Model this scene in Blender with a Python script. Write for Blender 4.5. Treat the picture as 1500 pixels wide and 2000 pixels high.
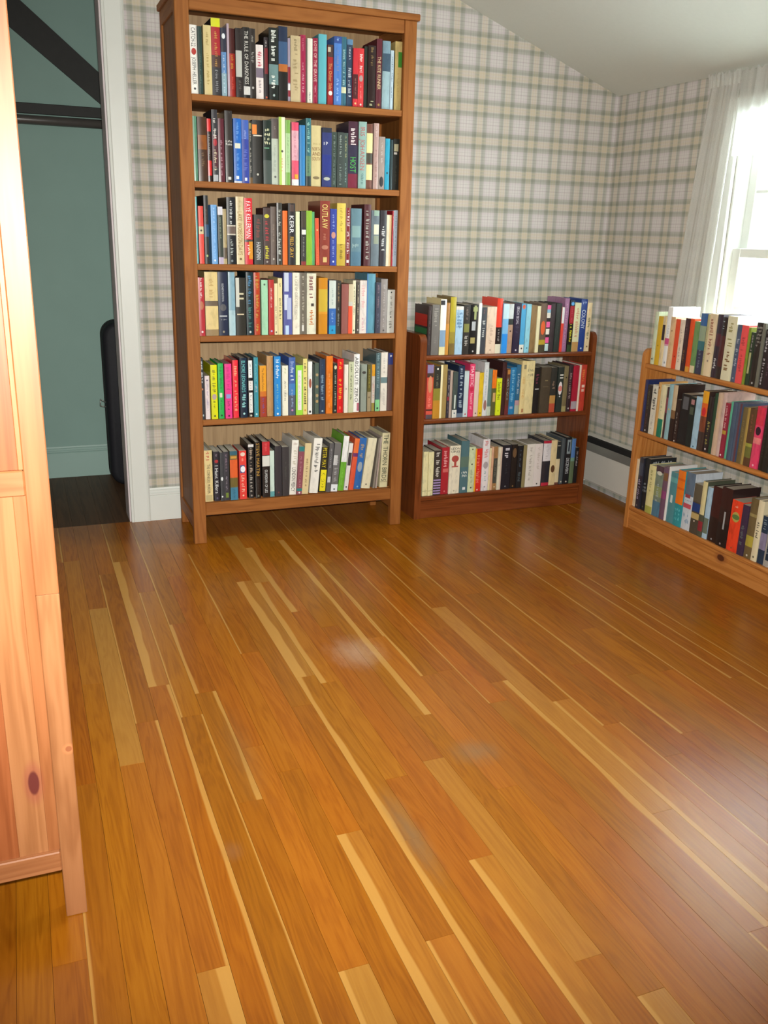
import bpy, math, random
from mathutils import Matrix, Vector

scene = bpy.context.scene
for o in list(bpy.data.objects):
    bpy.data.objects.remove(o)
COL = scene.collection
PI = math.pi

# ------------------------------------------------------------------ camera
YAW, PITCH, ROLL = 0.3857, -0.3044, 0.0281
CAM = Vector((-0.5631, -3.3772, 1.2072))
fw = Vector((math.sin(YAW) * math.cos(PITCH), math.cos(YAW) * math.cos(PITCH), math.sin(PITCH)))
rt0 = Vector((math.cos(YAW), -math.sin(YAW), 0))
up0 = rt0.cross(fw)
rt = math.cos(ROLL) * rt0 + math.sin(ROLL) * up0
up = -math.sin(ROLL) * rt0 + math.cos(ROLL) * up0
cam_d = bpy.data.cameras.new('camera')
cam_d.sensor_fit = 'VERTICAL'
cam_d.sensor_height = 36.0
cam_d.sensor_width = 27.0
cam_d.lens = 1741.62 / 2000.0 * 36.0
cam_d.clip_start = 0.05
cam = bpy.data.objects.new('camera', cam_d)
COL.objects.link(cam)
M = Matrix((rt, up, -fw)).transposed().to_4x4()
M.translation = CAM
cam.matrix_world = M
scene.camera = cam

# ------------------------------------------------------------------ world, lights, exposure
world = bpy.data.worlds.new('overcast_sky')
scene.world = world
world.use_nodes = True
bg = world.node_tree.nodes['Background']
bg.inputs['Color'].default_value = (0.90, 0.98, 1.0, 1)
bg.inputs['Strength'].default_value = 44.0

def portal(name, loc, rot, sx, sy):
    l = bpy.data.lights.new(name, 'AREA')
    l.shape = 'RECTANGLE'
    l.size, l.size_y = sx, sy
    l.cycles.is_portal = True
    o = bpy.data.objects.new(name, l)
    o.location = loc
    o.rotation_euler = rot
    COL.objects.link(o)
portal('window_portal', (2.20, -0.86, 1.19), (0, PI / 2, 0), 1.0, 0.9)

fl = bpy.data.lights.new('camera_flash', 'SPOT')
fl.energy = 445
fl.color = (1.0, 0.985, 0.92)
fl.shadow_soft_size = 0.02
fl.spot_size = math.radians(96)
fl.spot_blend = 1.0
flo = bpy.data.objects.new('camera_flash', fl)
# the flash head points a little above and left of the lens axis
fd = (fw + rt * (730 - 750) / 1741.62 - up * (870 - 1000) / 1741.62).normalized()
MF = fd.to_track_quat('-Z', 'Y').to_matrix().to_4x4()
MF.translation = CAM + up * 0.055 + rt * 0.01
flo.matrix_world = MF
COL.objects.link(flo)

scene.view_settings.view_transform = 'Standard'
scene.view_settings.look = 'None'
scene.view_settings.gamma = 1.0
scene.view_settings.use_curve_mapping = False
scene.view_settings.exposure = 0.0

# ------------------------------------------------------------------ helpers
def lin(h, k=1.0):
    v = [int(h[i:i + 2], 16) / 255 for i in (0, 2, 4)]
    v = [(c / 12.92 if c <= 0.04045 else ((c + 0.055) / 1.055) ** 2.4) for c in v]
    return tuple(min(0.9, c * k) for c in v) + (1.0,)

class MB:
    """collects vertices, faces and a colour per face"""
    def __init__(s):
        s.v, s.f, s.c = [], [], []
    def face(s, pts, col=None):
        n = len(s.v)
        s.v += [tuple(p) for p in pts]
        s.f.append(tuple(range(n, n + len(pts))))
        s.c.append(col)
    def box(s, x0, x1, y0, y1, z0, z1, b=0.0):
        n = len(s.v)
        if b <= 0:
            s.v += [(x, y, z) for z in (z0, z1) for y in (y0, y1) for x in (x0, x1)]
            for q in ((0, 2, 3, 1), (4, 5, 7, 6), (0, 1, 5, 4), (2, 6, 7, 3), (0, 4, 6, 2), (1, 3, 7, 5)):
                s.f.append(tuple(n + i for i in q)); s.c.append(None)
            return s
        b = min(b, (x1 - x0) * .45, (y1 - y0) * .45, (z1 - z0) * .45)
        idx = {}
        X, Y, Z = (x0, x1), (y0, y1), (z0, z1)
        for i in (0, 1):
            for j in (0, 1):
                for k in (0, 1):
                    sx, sy, sz = (1 - 2 * i) * b, (1 - 2 * j) * b, (1 - 2 * k) * b
                    for a, p in enumerate(((X[i], Y[j] + sy, Z[k] + sz), (X[i] + sx, Y[j], Z[k] + sz), (X[i] + sx, Y[j] + sy, Z[k]))):
                        idx[i, j, k, a] = len(s.v); s.v.append(p)
        def add(q):
            s.f.append(tuple(idx[t] for t in q)); s.c.append(None)
        for i in (0, 1):
            q = [(i, 0, 0, 0), (i, 1, 0, 0), (i, 1, 1, 0), (i, 0, 1, 0)]; add(q if i else q[::-1])
            q = [(0, i, 0, 1), (1, i, 0, 1), (1, i, 1, 1), (0, i, 1, 1)]; add(q[::-1] if i else q)
            q = [(0, 0, i, 2), (1, 0, i, 2), (1, 1, i, 2), (0, 1, i, 2)]; add(q if i else q[::-1])
            for j in (0, 1):
                q = [(i, j, 0, 0), (i, j, 1, 0), (i, j, 1, 1), (i, j, 0, 1)]; add(q if (i + j) % 2 else q[::-1])
                q = [(i, 0, j, 0), (i, 1, j, 0), (i, 1, j, 2), (i, 0, j, 2)]; add(q[::-1] if (i + j) % 2 else q)
                q = [(0, i, j, 1), (1, i, j, 1), (1, i, j, 2), (0, i, j, 2)]; add(q if (i + j) % 2 else q[::-1])
                for k in (0, 1):
                    q = [(i, j, k, 0), (i, j, k, 1), (i, j, k, 2)]; add(q if (i + j + k) % 2 else q[::-1])
        return s
    def prism(s, poly, axis, a, b):
        """poly in the two other axes (in xyz order), extruded from a to b along axis"""
        def P(p, t):
            q = list(p); q.insert(axis, t); return tuple(q)
        n = len(s.v); m = len(poly)
        s.v += [P(p, a) for p in poly] + [P(p, b) for p in poly]
        s.f += [tuple(range(n + m - 1, n - 1, -1)), tuple(range(n + m, n + 2 * m))]
        s.f += [(n + i, n + (i + 1) % m, n + m + (i + 1) % m, n + m + i) for i in range(m)]
        s.c += [None] * (m + 2)
        return s
    def tube(s, p0, p1, r, n=12):
        p0, p1 = Vector(p0), Vector(p1)
        d = (p1 - p0).normalized()
        a = d.orthogonal().normalized(); b = d.cross(a)
        k = len(s.v)
        for p in (p0, p1):
            s.v += [tuple(p + r * (math.cos(2 * PI * i / n) * a + math.sin(2 * PI * i / n) * b)) for i in range(n)]
        s.f += [(k + i, k + (i + 1) % n, k + n + (i + 1) % n, k + n + i) for i in range(n)]
        s.f += [tuple(range(k + n - 1, k - 1, -1)), tuple(range(k + n, k + 2 * n))]
        s.c += [None] * (n + 2)
        return s
    def mesh(s, name, mat, smooth=False, fix=True):
        me = bpy.data.meshes.new(name)
        me.from_pydata(s.v, [], s.f)
        if any(c is not None for c in s.c):
            at = me.color_attributes.new('Col', 'FLOAT_COLOR', 'CORNER')
            buf = []
            for f, c in zip(s.f, s.c):
                buf += list(c or (0.5, 0.5, 0.5, 1)) * len(f)
            at.data.foreach_set('color', buf)
        if mat: me.materials.append(mat)
        if smooth:
            me.polygons.foreach_set('use_smooth', [True] * len(me.polygons))
        me.update()
        if fix:
            import bmesh
            bm = bmesh.new(); bm.from_mesh(me)
            bmesh.ops.recalc_face_normals(bm, faces=bm.faces)
            bm.to_mesh(me); bm.free()
        return me

def put(name, mesh, parent=None, loc=(0, 0, 0)):
    o = bpy.data.objects.new(name, mesh)
    COL.objects.link(o)
    o.location = loc
    if parent is not None: o.parent = parent
    return o
def part(name, mb, mat, parent=None, smooth=False, label=None, tone=None, loc=(0, 0, 0)):
    o = put(name, mb.mesh(name, mat, smooth), parent, loc)
    if label: o['label'] = label
    if tone: o.color = tone
    return o
def tag(o, label, cat, group=None):
    o['label'] = label; o['category'] = cat
    if group: o['group'] = group
    return o
def thing(name, loc, label, cat, group=None, rz=0.0):
    o = bpy.data.objects.new(name, None)
    o.empty_display_size = 0.05
    COL.objects.link(o)
    o.location = loc; o.rotation_euler = (0, 0, rz)
    return tag(o, label, cat, group)
def struct(name, mb, mat, label=None, parent=None):
    o = part(name, mb, mat, parent)
    o['kind'] = 'structure'
    if label: o['label'] = label
    return o

# ------------------------------------------------------------------ materials
class NT:
    def __init__(s, name):
        s.m = bpy.data.materials.new(name); s.m.use_nodes = True
        s.t = s.m.node_tree; s.n = s.t.nodes; s.l = s.t.links
        s.bsdf = s.n['Principled BSDF']
    def node(s, typ, **kw):
        n = s.n.new(typ)
        for k, v in kw.items(): setattr(n, k, v)
        return n
    def set(s, sock, v):
        if hasattr(v, 'is_linked') or hasattr(v, 'links'): s.l.new(v, sock)
        else: sock.default_value = v
    def math(s, op, a, b=None, c=None, clamp=False):
        n = s.node('ShaderNodeMath', operation=op, use_clamp=clamp)
        for i, v in enumerate((a, b, c)):
            if v is not None: s.set(n.inputs[i], v)
        return n.outputs[0]
    def mix(s, f, a, b, mode='MIX'):
        n = s.node('ShaderNodeMix', data_type='RGBA', blend_type=mode)
        s.set(n.inputs[0], f); s.set(n.inputs[6], a); s.set(n.inputs[7], b)
        return n.outputs[2]
    def coord(s, kind='Object'):
        return s.node('ShaderNodeTexCoord').outputs[kind]
    def pos(s):
        return s.node('ShaderNodeNewGeometry').outputs['Position']
    def mapv(s, v, scale=(1, 1, 1), loc=(0, 0, 0)):
        n = s.node('ShaderNodeMapping')
        s.l.new(v, n.inputs['Vector'])
        n.inputs['Scale'].default_value = scale; n.inputs['Location'].default_value = loc
        return n.outputs[0]
    def noise(s, v, scale, detail=4, rough=0.55, dist=0.0):
        n = s.node('ShaderNodeTexNoise')
        s.l.new(v, n.inputs['Vector'])
        n.inputs['Scale'].default_value = scale; n.inputs['Detail'].default_value = detail
        n.inputs['Roughness'].default_value = rough; n.inputs['Distortion'].default_value = dist
        return n.outputs['Fac']
    def ramp(s, f, stops):
        n = s.node('ShaderNodeValToRGB')
        s.l.new(f, n.inputs[0])
        e = n.color_ramp.elements
        while len(e) < len(stops): e.new(0.5)
        for el, (p, c) in zip(e, stops):
            el.position = p; el.color = c if len(c) == 4 else tuple(c) + (1,)
        return n.outputs[0]
    def step(s, v, lo, hi):
        n = s.node('ShaderNodeMapRange', interpolation_type='SMOOTHSTEP')
        s.set(n.inputs[0], v)
        n.inputs[1].default_value = lo; n.inputs[2].default_value = hi
        return n.outputs[0]
    def sep(s, v):
        n = s.node('ShaderNodeSeparateXYZ'); s.l.new(v, n.inputs[0]); return n.outputs
    def bump(s, h, strength=0.2, dist=0.002):
        n = s.node('ShaderNodeBump')
        n.inputs['Strength'].default_value = strength; n.inputs['Distance'].default_value = dist
        s.l.new(h, n.inputs['Height']); s.l.new(n.outputs[0], s.bsdf.inputs['Normal'])
    def done(s, col, rough=0.5, spec=0.5):
        s.set(s.bsdf.inputs['Base Color'], col)
        s.set(s.bsdf.inputs['Roughness'], rough)
        s.set(s.bsdf.inputs['Specular IOR Level'], spec)
        return s.m

def plain(name, col, rough=0.5, spec=0.5, var=0.06, scale=30, metal=0.0):
    t = NT(name)
    f = t.noise(t.coord(), scale, 3)
    c = t.mix(f, tuple(x * (1 - var) for x in col[:3]) + (1,), tuple(min(1, x * (1 + var)) for x in col[:3]) + (1,))
    t.bsdf.inputs['Metallic'].default_value = metal
    return t.done(c, rough, spec)

def wood(name, dark, mid, light, axis, rough=0.4, knots=(), stretch=14.0, spec=0.4):
    """grain runs along axis (0,1,2); the object's colour tints each board"""
    t = NT(name)
    co = t.coord('Object')
    info = t.node('ShaderNodeObjectInfo')
    off = t.node('ShaderNodeVectorMath', operation='ADD')
    t.l.new(co, off.inputs[0])
    cmb = t.node('ShaderNodeCombineXYZ')
    r7 = t.math('MULTIPLY', info.outputs['Random'], 7.0)
    for i in range(3): t.l.new(r7, cmb.inputs[i])
    t.l.new(cmb.outputs[0], off.inputs[1])
    sc = [stretch] * 3; sc[axis] = 0.9
    mv = t.mapv(off.outputs[0], tuple(sc))
    big = t.noise(mv, 1.6, 3, 0.5, 0.6)
    sc2 = [120] * 3; sc2[axis] = 4
    fine = t.noise(t.mapv(off.outputs[0], tuple(sc2)), 1.0, 3, 0.6)
    w = t.math('SINE', t.math('MULTIPLY', big, 34.0))
    f = t.math('ADD', t.math('MULTIPLY', w, 0.16), t.math('ADD', t.math('MULTIPLY', fine, 0.55), 0.22))
    col = t.ramp(f, [(0.25, dark), (0.5, mid), (0.8, light)])
    for (k, rad, kc) in knots:
        d = t.node('ShaderNodeVectorMath', operation='SUBTRACT')
        t.l.new(t.pos(), d.inputs[0]); d.inputs[1].default_value = k
        m = t.node('ShaderNodeVectorMath', operation='DIVIDE')
        t.l.new(d.outputs[0], m.inputs[0]); m.inputs[1].default_value = rad
        ln = t.node('ShaderNodeVectorMath', operation='LENGTH'); t.l.new(m.outputs[0], ln.inputs[0])
        halo = t.math('SUBTRACT', 1.0, t.step(ln.outputs['Value'], 1.0, 2.1))
        col = t.mix(t.math('MULTIPLY', halo, 0.45), col, tuple(kc[i] * 2.2 for i in range(3)) + (1,))
        core = t.math('SUBTRACT', 1.0, t.step(ln.outputs['Value'], 0.75, 1.05))
        col = t.mix(core, col, tuple(kc) + (1,))
    col = t.mix(1.0, col, info.outputs['Color'], 'MULTIPLY')
    t.bump(fine, 0.08, 0.001)
    return t.done(col, rough, spec)

OAK = [((0.212, 0.068, 0.0117), (0.265, 0.091, 0.0180), (0.302, 0.110, 0.0238))]
M_tall = [wood('stained_brown_wood_' + 'xyz'[a], *OAK[0], a, 0.6, spec=0.25) for a in range(3)]
MAH = ((0.115, 0.028, 0.007), (0.17, 0.043, 0.010), (0.215, 0.058, 0.015))
M_red = [wood('dark_red_brown_wood_' + 'xyz'[a], *MAH, a, 0.3) for a in range(3)]
ORP = ((0.36, 0.125, 0.026), (0.47, 0.18, 0.040), (0.54, 0.225, 0.058))
M_orp = [wood('orange_pine_' + 'xyz'[a], *ORP, a, 0.38, knots=(((1.82, -0.904, 0.06), (0.05, 0.021, 0.014), (0.09, 0.025, 0.010)),)) for a in range(3)]
PIN = ((0.275, 0.104, 0.036), (0.34, 0.138, 0.051), (0.395, 0.168, 0.067))
M_pin = [wood('pale_pine_' + 'xyz'[a], *PIN, a, 0.45, knots=(((-0.613, -1.94, 0.286), (0.010, 0.05, 0.026), (0.12, 0.025, 0.02)), ((-0.552, -1.94, 0.345), (0.006, 0.02, 0.006), (0.30, 0.10, 0.04)))) for a in range(3)]
M_back = wood('bookcase_back_board', (0.34, 0.21, 0.105), (0.41, 0.265, 0.135), (0.48, 0.315, 0.165), 2, 0.6)
M_white = plain('white_gloss_paint', (0.71, 0.74, 0.70), 0.4, 0.4, 0.03, 8)
M_jamb = plain('aged_jamb_paint', (0.62, 0.55, 0.57), 0.5, 0.4, 0.06, 12)
M_teal = plain('teal_closet_paint', (0.25, 0.375, 0.335), 0.75, 0.25, 0.06, 5)
M_teal2 = plain('teal_gloss_trim_paint', (0.30, 0.435, 0.39), 0.5, 0.4, 0.05, 6)
M_ceil = plain('matt_ceiling_paint', (0.64, 0.665, 0.61), 0.9, 0.2, 0.03, 60)
M_plaster = plain('plain_wall_paint', (0.62, 0.60, 0.55), 0.85, 0.2, 0.03, 20)
M_heat = plain('cream_heater_enamel', (0.62, 0.60, 0.54), 0.35, 0.5, 0.03, 14)
M_metal = plain('brushed_heater_metal', (0.42, 0.43, 0.40), 0.35, 0.6, 0.05, 40, 0.7)
M_dark = plain('dark_recess_metal', (0.02, 0.02, 0.02), 0.7, 0.2, 0.1, 20)
M_black = plain('black_case_fabric', (0.012, 0.012, 0.016), 0.65, 0.3, 0.3, 90)
M_strip = plain('dark_closet_strip', (0.022, 0.022, 0.020), 0.6, 0.3, 0.25, 40)
M_rod = plain('dark_closet_rod', (0.075, 0.068, 0.062), 0.35, 0.5, 0.15, 30)

def wallpaper(name, axis):
    t = NT(name)
    p = t.sep(t.pos())
    P = 0.13
    def stripes(v, o):
        f = t.math('FRACT', t.math('ADD', t.math('DIVIDE', t.math('SUBTRACT', v, o), P), 0.5))
        return t.math('ABSOLUTE', t.math('SUBTRACT', f, 0.5)), f      # 0 at the yellow band
    def band(d, lo, hi, s=0.012):
        return t.math('MULTIPLY', t.step(d, lo - s, lo + s), t.math('SUBTRACT', 1.0, t.step(d, hi - s, hi + s)))
    col = (0.63, 0.605, 0.585, 1)
    for v, o in ((p[axis], 1.095 if axis == 0 else 1.362), (p[2], 1.856)):
        d, f = stripes(v, o)
        green = band(d, 0.11, 0.268, 0.02)
        gcore = band(d, 0.12, 0.20, 0.018)
        yel = t.math('SUBTRACT', 1.0, t.step(d, 0.09, 0.12))
        ylin = t.math('SUBTRACT', 1.0, t.step(t.math('ABSOLUTE', t.math('SUBTRACT', d, 0.050)), 0.014, 0.03))
        lil = band(d, 0.268, 0.34, 0.02)
        mid = t.math('SUBTRACT', 1.0, t.step(t.math('ABSOLUTE', t.math('SUBTRACT', d, 0.5)), 0.006, 0.022))
        thin = t.math('SUBTRACT', 1.0, t.step(t.math('ABSOLUTE', t.math('SUBTRACT', d, 0.395)), 0.004, 0.014))
        col = t.mix(t.math('MULTIPLY', green, 0.9), col, (0.70, 0.725, 0.68, 1), 'MULTIPLY')
        col = t.mix(t.math('MULTIPLY', gcore, 0.45), col, (0.78, 0.82, 0.76, 1), 'MULTIPLY')
        col = t.mix(t.math('MULTIPLY', lil, 0.45), col, (0.90, 0.85, 0.91, 1), 'MULTIPLY')
        col = t.mix(t.math('MULTIPLY', yel, 0.7), col, (0.93, 0.885, 0.78, 1), 'MULTIPLY')
        col = t.mix(t.math('MULTIPLY', ylin, 0.26), col, (0.58, 0.51, 0.33, 1))
        col = t.mix(t.math('MULTIPLY', mid, 0.45), col, (0.70, 0.62, 0.68, 1), 'MULTIPLY')
        col = t.mix(t.math('MULTIPLY', thin, 0.30), col, (0.62, 0.60, 0.62, 1), 'MULTIPLY')
    return t.done(col, 0.8, 0.25)
M_wallx = wallpaper('plaid_wallpaper_across', 0)
M_wally = wallpaper('plaid_wallpaper_along', 1)

def floor_wood():
    t = NT('honey_oak_strip')
    co = t.coord('Object'); info = t.node('ShaderNodeObjectInfo')
    rnd = info.outputs['Random']
    ps = t.sep(co)
    off = t.node('ShaderNodeVectorMath', operation='ADD'); t.l.new(co, off.inputs[0])
    cmb = t.node('ShaderNodeCombineXYZ')
    for i in range(3): t.l.new(t.math('MULTIPLY', rnd, (9.0, 31.0, 5.0)[i]), cmb.inputs[i])
    t.l.new(cmb.outputs[0], off.inputs[1])
    v = off.outputs[0]
    big = t.noise(t.mapv(v, (16, 1.1, 1)), 1.5, 3, 0.5, 0.8)
    rings = t.math('SINE', t.math('MULTIPLY', big, 46.0))
    fine = t.noise(t.mapv(v, (170, 7, 1)), 1.0, 4, 0.65)
    f = t.math('ADD', t.math('ADD', t.math('MULTIPLY', rings, 0.08), t.math('MULTIPLY', fine, 0.5)), 0.25)
    heart = t.ramp(f, [(0.28, (0.222, 0.061, 0.0030)), (0.5, (0.303, 0.095, 0.0044)), (0.78, (0.363, 0.124, 0.0067))])
    c2 = t.node('ShaderNodeSeparateColor'); t.l.new(info.outputs['Color'], c2.inputs[0])
    amt, side, tone = c2.outputs[0], c2.outputs[1], c2.outputs[2]
    bright = t.math('ADD', 0.87, t.math('MULTIPLY', rnd, 0.26))
    hsv = t.node('ShaderNodeHueSaturation'); t.l.new(heart, hsv.inputs['Color']); t.l.new(bright, hsv.inputs['Value'])
    t.l.new(t.math('ADD', 0.494, t.math('MULTIPLY', t.math('FRACT', t.math('MULTIPLY', rnd, 13.7)), 0.011)), hsv.inputs['Hue'])
    col = t.mix(tone, hsv.outputs[0], t.ramp(f, [(0.2, (0.350, 0.152, 0.0228)), (0.8, (0.441, 0.213, 0.0380))]))
    # sapwood streak hugging one long edge
    e = t.math('ABSOLUTE', t.math('SUBTRACT', side, t.math('DIVIDE', ps[0], 0.0565)))
    wob = t.math('MULTIPLY', t.math('SUBTRACT', t.noise(t.mapv(v, (0.0, 2.0, 0)), 1.0, 2), 0.5), 2.2)
    edge = t.math('MULTIPLY', amt, t.math('ADD', 1.0, wob))
    sap = t.math('MULTIPLY', t.math('SUBTRACT', 1.0, t.step(t.math('SUBTRACT', e, edge), -0.03, 0.05)), t.math('GREATER_THAN', amt, 0.02))
    col = t.mix(t.math('MULTIPLY', sap, 0.8), col, (0.50, 0.255, 0.055, 1))
    # worn scuffs and grey water stains
    P = t.pos()
    def blot(c, r, k):
        d = t.node('ShaderNodeVectorMath', operation='SUBTRACT'); t.l.new(P, d.inputs[0]); d.inputs[1].default_value = c
        m = t.node('ShaderNodeVectorMath', operation='DIVIDE'); t.l.new(d.outputs[0], m.inputs[0]); m.inputs[1].default_value = r
        ln = t.node('ShaderNodeVectorMath', operation='LENGTH'); t.l.new(m.outputs[0], ln.inputs[0])
        nz = t.noise(t.mapv(P, (30, 14, 1)), 1.0, 4, 0.7)
        return t.math('MULTIPLY', t.math('SUBTRACT', 1.0, t.step(t.math('ADD', ln.outputs['Value'], t.math('MULTIPLY', nz, 0.8)), 0.35, 1.5)), k)
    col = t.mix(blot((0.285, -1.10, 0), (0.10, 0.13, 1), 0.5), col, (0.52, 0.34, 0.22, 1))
    col = t.mix(blot((0.105, -1.93, 0), (0.035, 0.20, 1), 0.7), col, (0.20, 0.115, 0.05, 1))
    col = t.mix(blot((0.377, -1.70, 0), (0.08, 0.07, 1), 0.6), col, (0.21, 0.13, 0.06, 1))
    col = t.mix(blot((-0.16, -1.50, 0), (0.05, 0.30, 1), 0.35), col, (0.20, 0.10, 0.03, 1))
    col = t.mix(blot((-0.26, -1.86, 0), (0.03, 0.04, 1), 0.35), col, (0.25, 0.12, 0.05, 1))
    rough = 0.27
    t.bump(fine, 0.05, 0.0006)
    return t.done(col, rough, 0.36)
M_floor = floor_wood()
M_closetfloor = wood('oak_darkened_as_shade', (0.06, 0.026, 0.010), (0.085, 0.038, 0.015), (0.11, 0.05, 0.02), 1, 0.55)  # floor oak with the closet's shade put into its colour
M_sub = plain('floor_under_boards', (0.10, 0.045, 0.012), 0.6, 0.3, 0.2, 30)
M_far = wood('honey_floor_plain', (0.28, 0.10, 0.014), (0.38, 0.145, 0.02), (0.46, 0.19, 0.03), 1, 0.35)

def printed(name, rough, coat=0.0, var=True):
    t = NT(name)
    a = t.node('ShaderNodeAttribute', attribute_name='Col')
    n = t.noise(t.coord('Object'), 220, 2)
    c = t.mix(t.math('MULTIPLY', n, 0.03), a.outputs['Color'], (0.25, 0.22, 0.2, 1))
    if var:
        info = t.node('ShaderNodeObjectInfo')
        mv = t.node('ShaderNodeMapping'); t.l.new(t.coord('Object'), mv.inputs['Vector'])
        cb_ = t.node('ShaderNodeCombineXYZ')
        for i in range(3): t.l.new(t.math('MULTIPLY', info.outputs['Random'], 40.0 + 13 * i), cb_.inputs[i])
        t.l.new(cb_.outputs[0], mv.inputs['Location']); mv.inputs['Scale'].default_value = (60, 60, 26)
        big = t.noise(mv.outputs[0], 1.0, 4, 0.6)
        art = t.math('FRACT', t.math('MULTIPLY', info.outputs['Random'], 17.3))      # some jackets are plain, some printed with soft art
        k = t.math('MULTIPLY', art, 0.75)
        shade = t.ramp(big, [(0.32, (0.62, 0.62, 0.64)), (0.52, (1, 1, 1)), (0.72, (1.0, 0.98, 0.94))])
        c = t.mix(k, c, t.mix(1.0, c, shade, 'MULTIPLY'))
    t.bsdf.inputs['Coat Weight'].default_value = coat
    t.bsdf.inputs['Coat Roughness'].default_value = 0.12
    return t.done(c, rough, 0.45)
M_cover = printed('printed_book_cover', 0.42)
M_jacket = printed('glossy_jacket_film', 0.30, 0.55)
M_ink = printed('printed_ink', 0.45, 0.0, False)
def paper():
    t = NT('page_edges')
    p = t.sep(t.coord('Object'))
    w = t.noise(t.mapv(t.coord('Object'), (900, 3, 3)), 1.0, 2)
    return t.done(t.ramp(w, [(0.3, (0.36, 0.32, 0.25)), (0.7, (0.58, 0.53, 0.43))]), 0.9, 0.1)
M_page = paper()

def sheer():
    t = NT('sheer_curtain')
    t.n.remove(t.bsdf)
    out = t.n['Material Output']
    d = t.node('ShaderNodeBsdfDiffuse'); d.inputs[0].default_value = (0.88, 0.88, 0.85, 1)
    tr = t.node('ShaderNodeBsdfTranslucent'); tr.inputs[0].default_value = (0.93, 0.94, 0.91, 1)
    tp = t.node('ShaderNodeBsdfTransparent')
    m1 = t.node('ShaderNodeMixShader'); m1.inputs[0].default_value = 0.62
    m2 = t.node('ShaderNodeMixShader')
    wv = t.noise(t.mapv(t.pos(), (400, 400, 400)), 1.0, 1)
    t.l.new(t.math('ADD', 0.14, t.math('MULTIPLY', wv, 0.22)), m2.inputs[0])
    t.l.new(d.outputs[0], m1.inputs[1]); t.l.new(tr.outputs[0], m1.inputs[2])
    t.l.new(m1.outputs[0], m2.inputs[1]); t.l.new(tp.outputs[0], m2.inputs[2])
    t.l.new(m2.outputs[0], out.inputs['Surface'])
    return t.m
M_sheer = sheer()
def glass():
    t = NT('window_glass')
    t.n.remove(t.bsdf)
    out = t.n['Material Output']
    tp = t.node('ShaderNodeBsdfTransparent'); tp.inputs[0].default_value = (0.96, 0.98, 0.97, 1)
    gl = t.node('ShaderNodeBsdfGlossy'); gl.inputs['Roughness'].default_value = 0.02
    m = t.node('ShaderNodeMixShader')
    fr = t.node('ShaderNodeFresnel'); fr.inputs[0].default_value = 1.45
    dust = t.noise(t.coord('Object'), 9, 3)
    t.l.new(t.math('MULTIPLY', fr.outputs[0], t.math('ADD', 0.6, t.math('MULTIPLY', dust, 0.4))), m.inputs[0])
    t.l.new(tp.outputs[0], m.inputs[1]); t.l.new(gl.outputs[0], m.inputs[2]); t.l.new(m.outputs[0], out.inputs['Surface'])
    return t.m
M_glass = glass()

# ------------------------------------------------------------------ the room
YB = 0.370          # back wall face
XR = 2.055          # right wall face
XL = -2.0
YF = -4.6
ZR = 1.825          # top of the low right wall
SL = 0.366          # slope of the ceiling
ZC = 2.40
XS = XR - (ZC - ZR) / SL
WT = 0.12
OP0, OP1, OPZ = -1.02, -0.195, 2.03     # closet doorway

mb = MB()
mb.prism([(OP1, -0.02), (XR + WT, -0.02), (XR + WT, ZR - SL * WT), (XR, ZR), (XS, ZC), (OP1, ZC)], 1, YB, YB + WT)
mb.prism([(OP0, OPZ), (OP1, OPZ), (OP1, ZC), (OP0, ZC)], 1, YB, YB + WT)
mb.prism([(XL, -0.02), (OP0, -0.02), (OP0, ZC), (XL, ZC)], 1, YB, YB + WT)
wall_back = struct('wall_back', mb, M_wallx, 'plaid wallpapered end wall with closet doorway')

WY0, WY1, WZ0, WZ1 = -1.28, -0.445, 0.70, 1.66   # window opening in right wall
mb = MB()
mb.box(XR, XR + WT, YF, WY0, -0.02, ZR); mb.box(XR, XR + WT, WY1, YB, -0.02, ZR)
mb.box(XR, XR + WT, WY0, WY1, -0.02, WZ0); mb.box(XR, XR + WT, WY0, WY1, WZ1, ZR)
struct('wall_right', mb, M_wally, 'low plaid wallpapered wall with window')
mb = MB(); mb.box(XL - WT, XL, YF, YB + WT, -0.02, ZC)
struct('wall_left', mb, M_wally)
mb = MB()
mb.prism([(XL, -0.02), (XR, -0.02), (XR, ZR), (XS, ZC), (XL, ZC)], 1, YF - WT, YF)
struct('wall_front', mb, M_wallx)
mb = MB()
mb.prism([(XL - WT, ZC), (XS, ZC), (XR, ZR), (XR + WT, ZR - SL * WT), (XR + WT, ZR + 0.12), (XS, ZC + 0.1), (XL - WT, ZC + 0.1)], 1, YF - WT, YB + WT)
struct('ceiling', mb, M_ceil, 'pale ceiling sloping down to the low right wall')

# closet behind the doorway
CY = 1.19
mb = MB(); mb.box(-1.3, 0.30, CY, CY + 0.08, -0.02, 2.5)
struct('wall_closet_back', mb, M_teal)
mb = MB(); mb.box(-1.38, -1.3, YB + WT, CY + 0.08, -0.02, 2.5)
struct('wall_closet_left', mb, M_teal)
mb = MB(); mb.box(0.30, 0.38, YB + WT, CY + 0.08, -0.02, 2.5)
struct('wall_closet_right', mb, M_teal)
mb = MB(); mb.box(-1.38, 0.38, YB + WT, CY + 0.08, 2.5, 2.56)
struct('ceiling_closet', mb, M_teal)
mb = MB(); mb.prism([(CY - 0.014, 0), (CY, 0), (CY, 0.155), (CY - 0.004, 0.155), (CY - 0.006, 0.147), (CY - 0.010, 0.145), (CY - 0.010, 0.137), (CY - 0.014, 0.133), (CY - 0.014, 0.128), (CY - 0.011, 0.125), (CY - 0.014, 0.122)], 0, -1.3, 0.30)
struct('baseboard_closet', mb, M_teal2)

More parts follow.
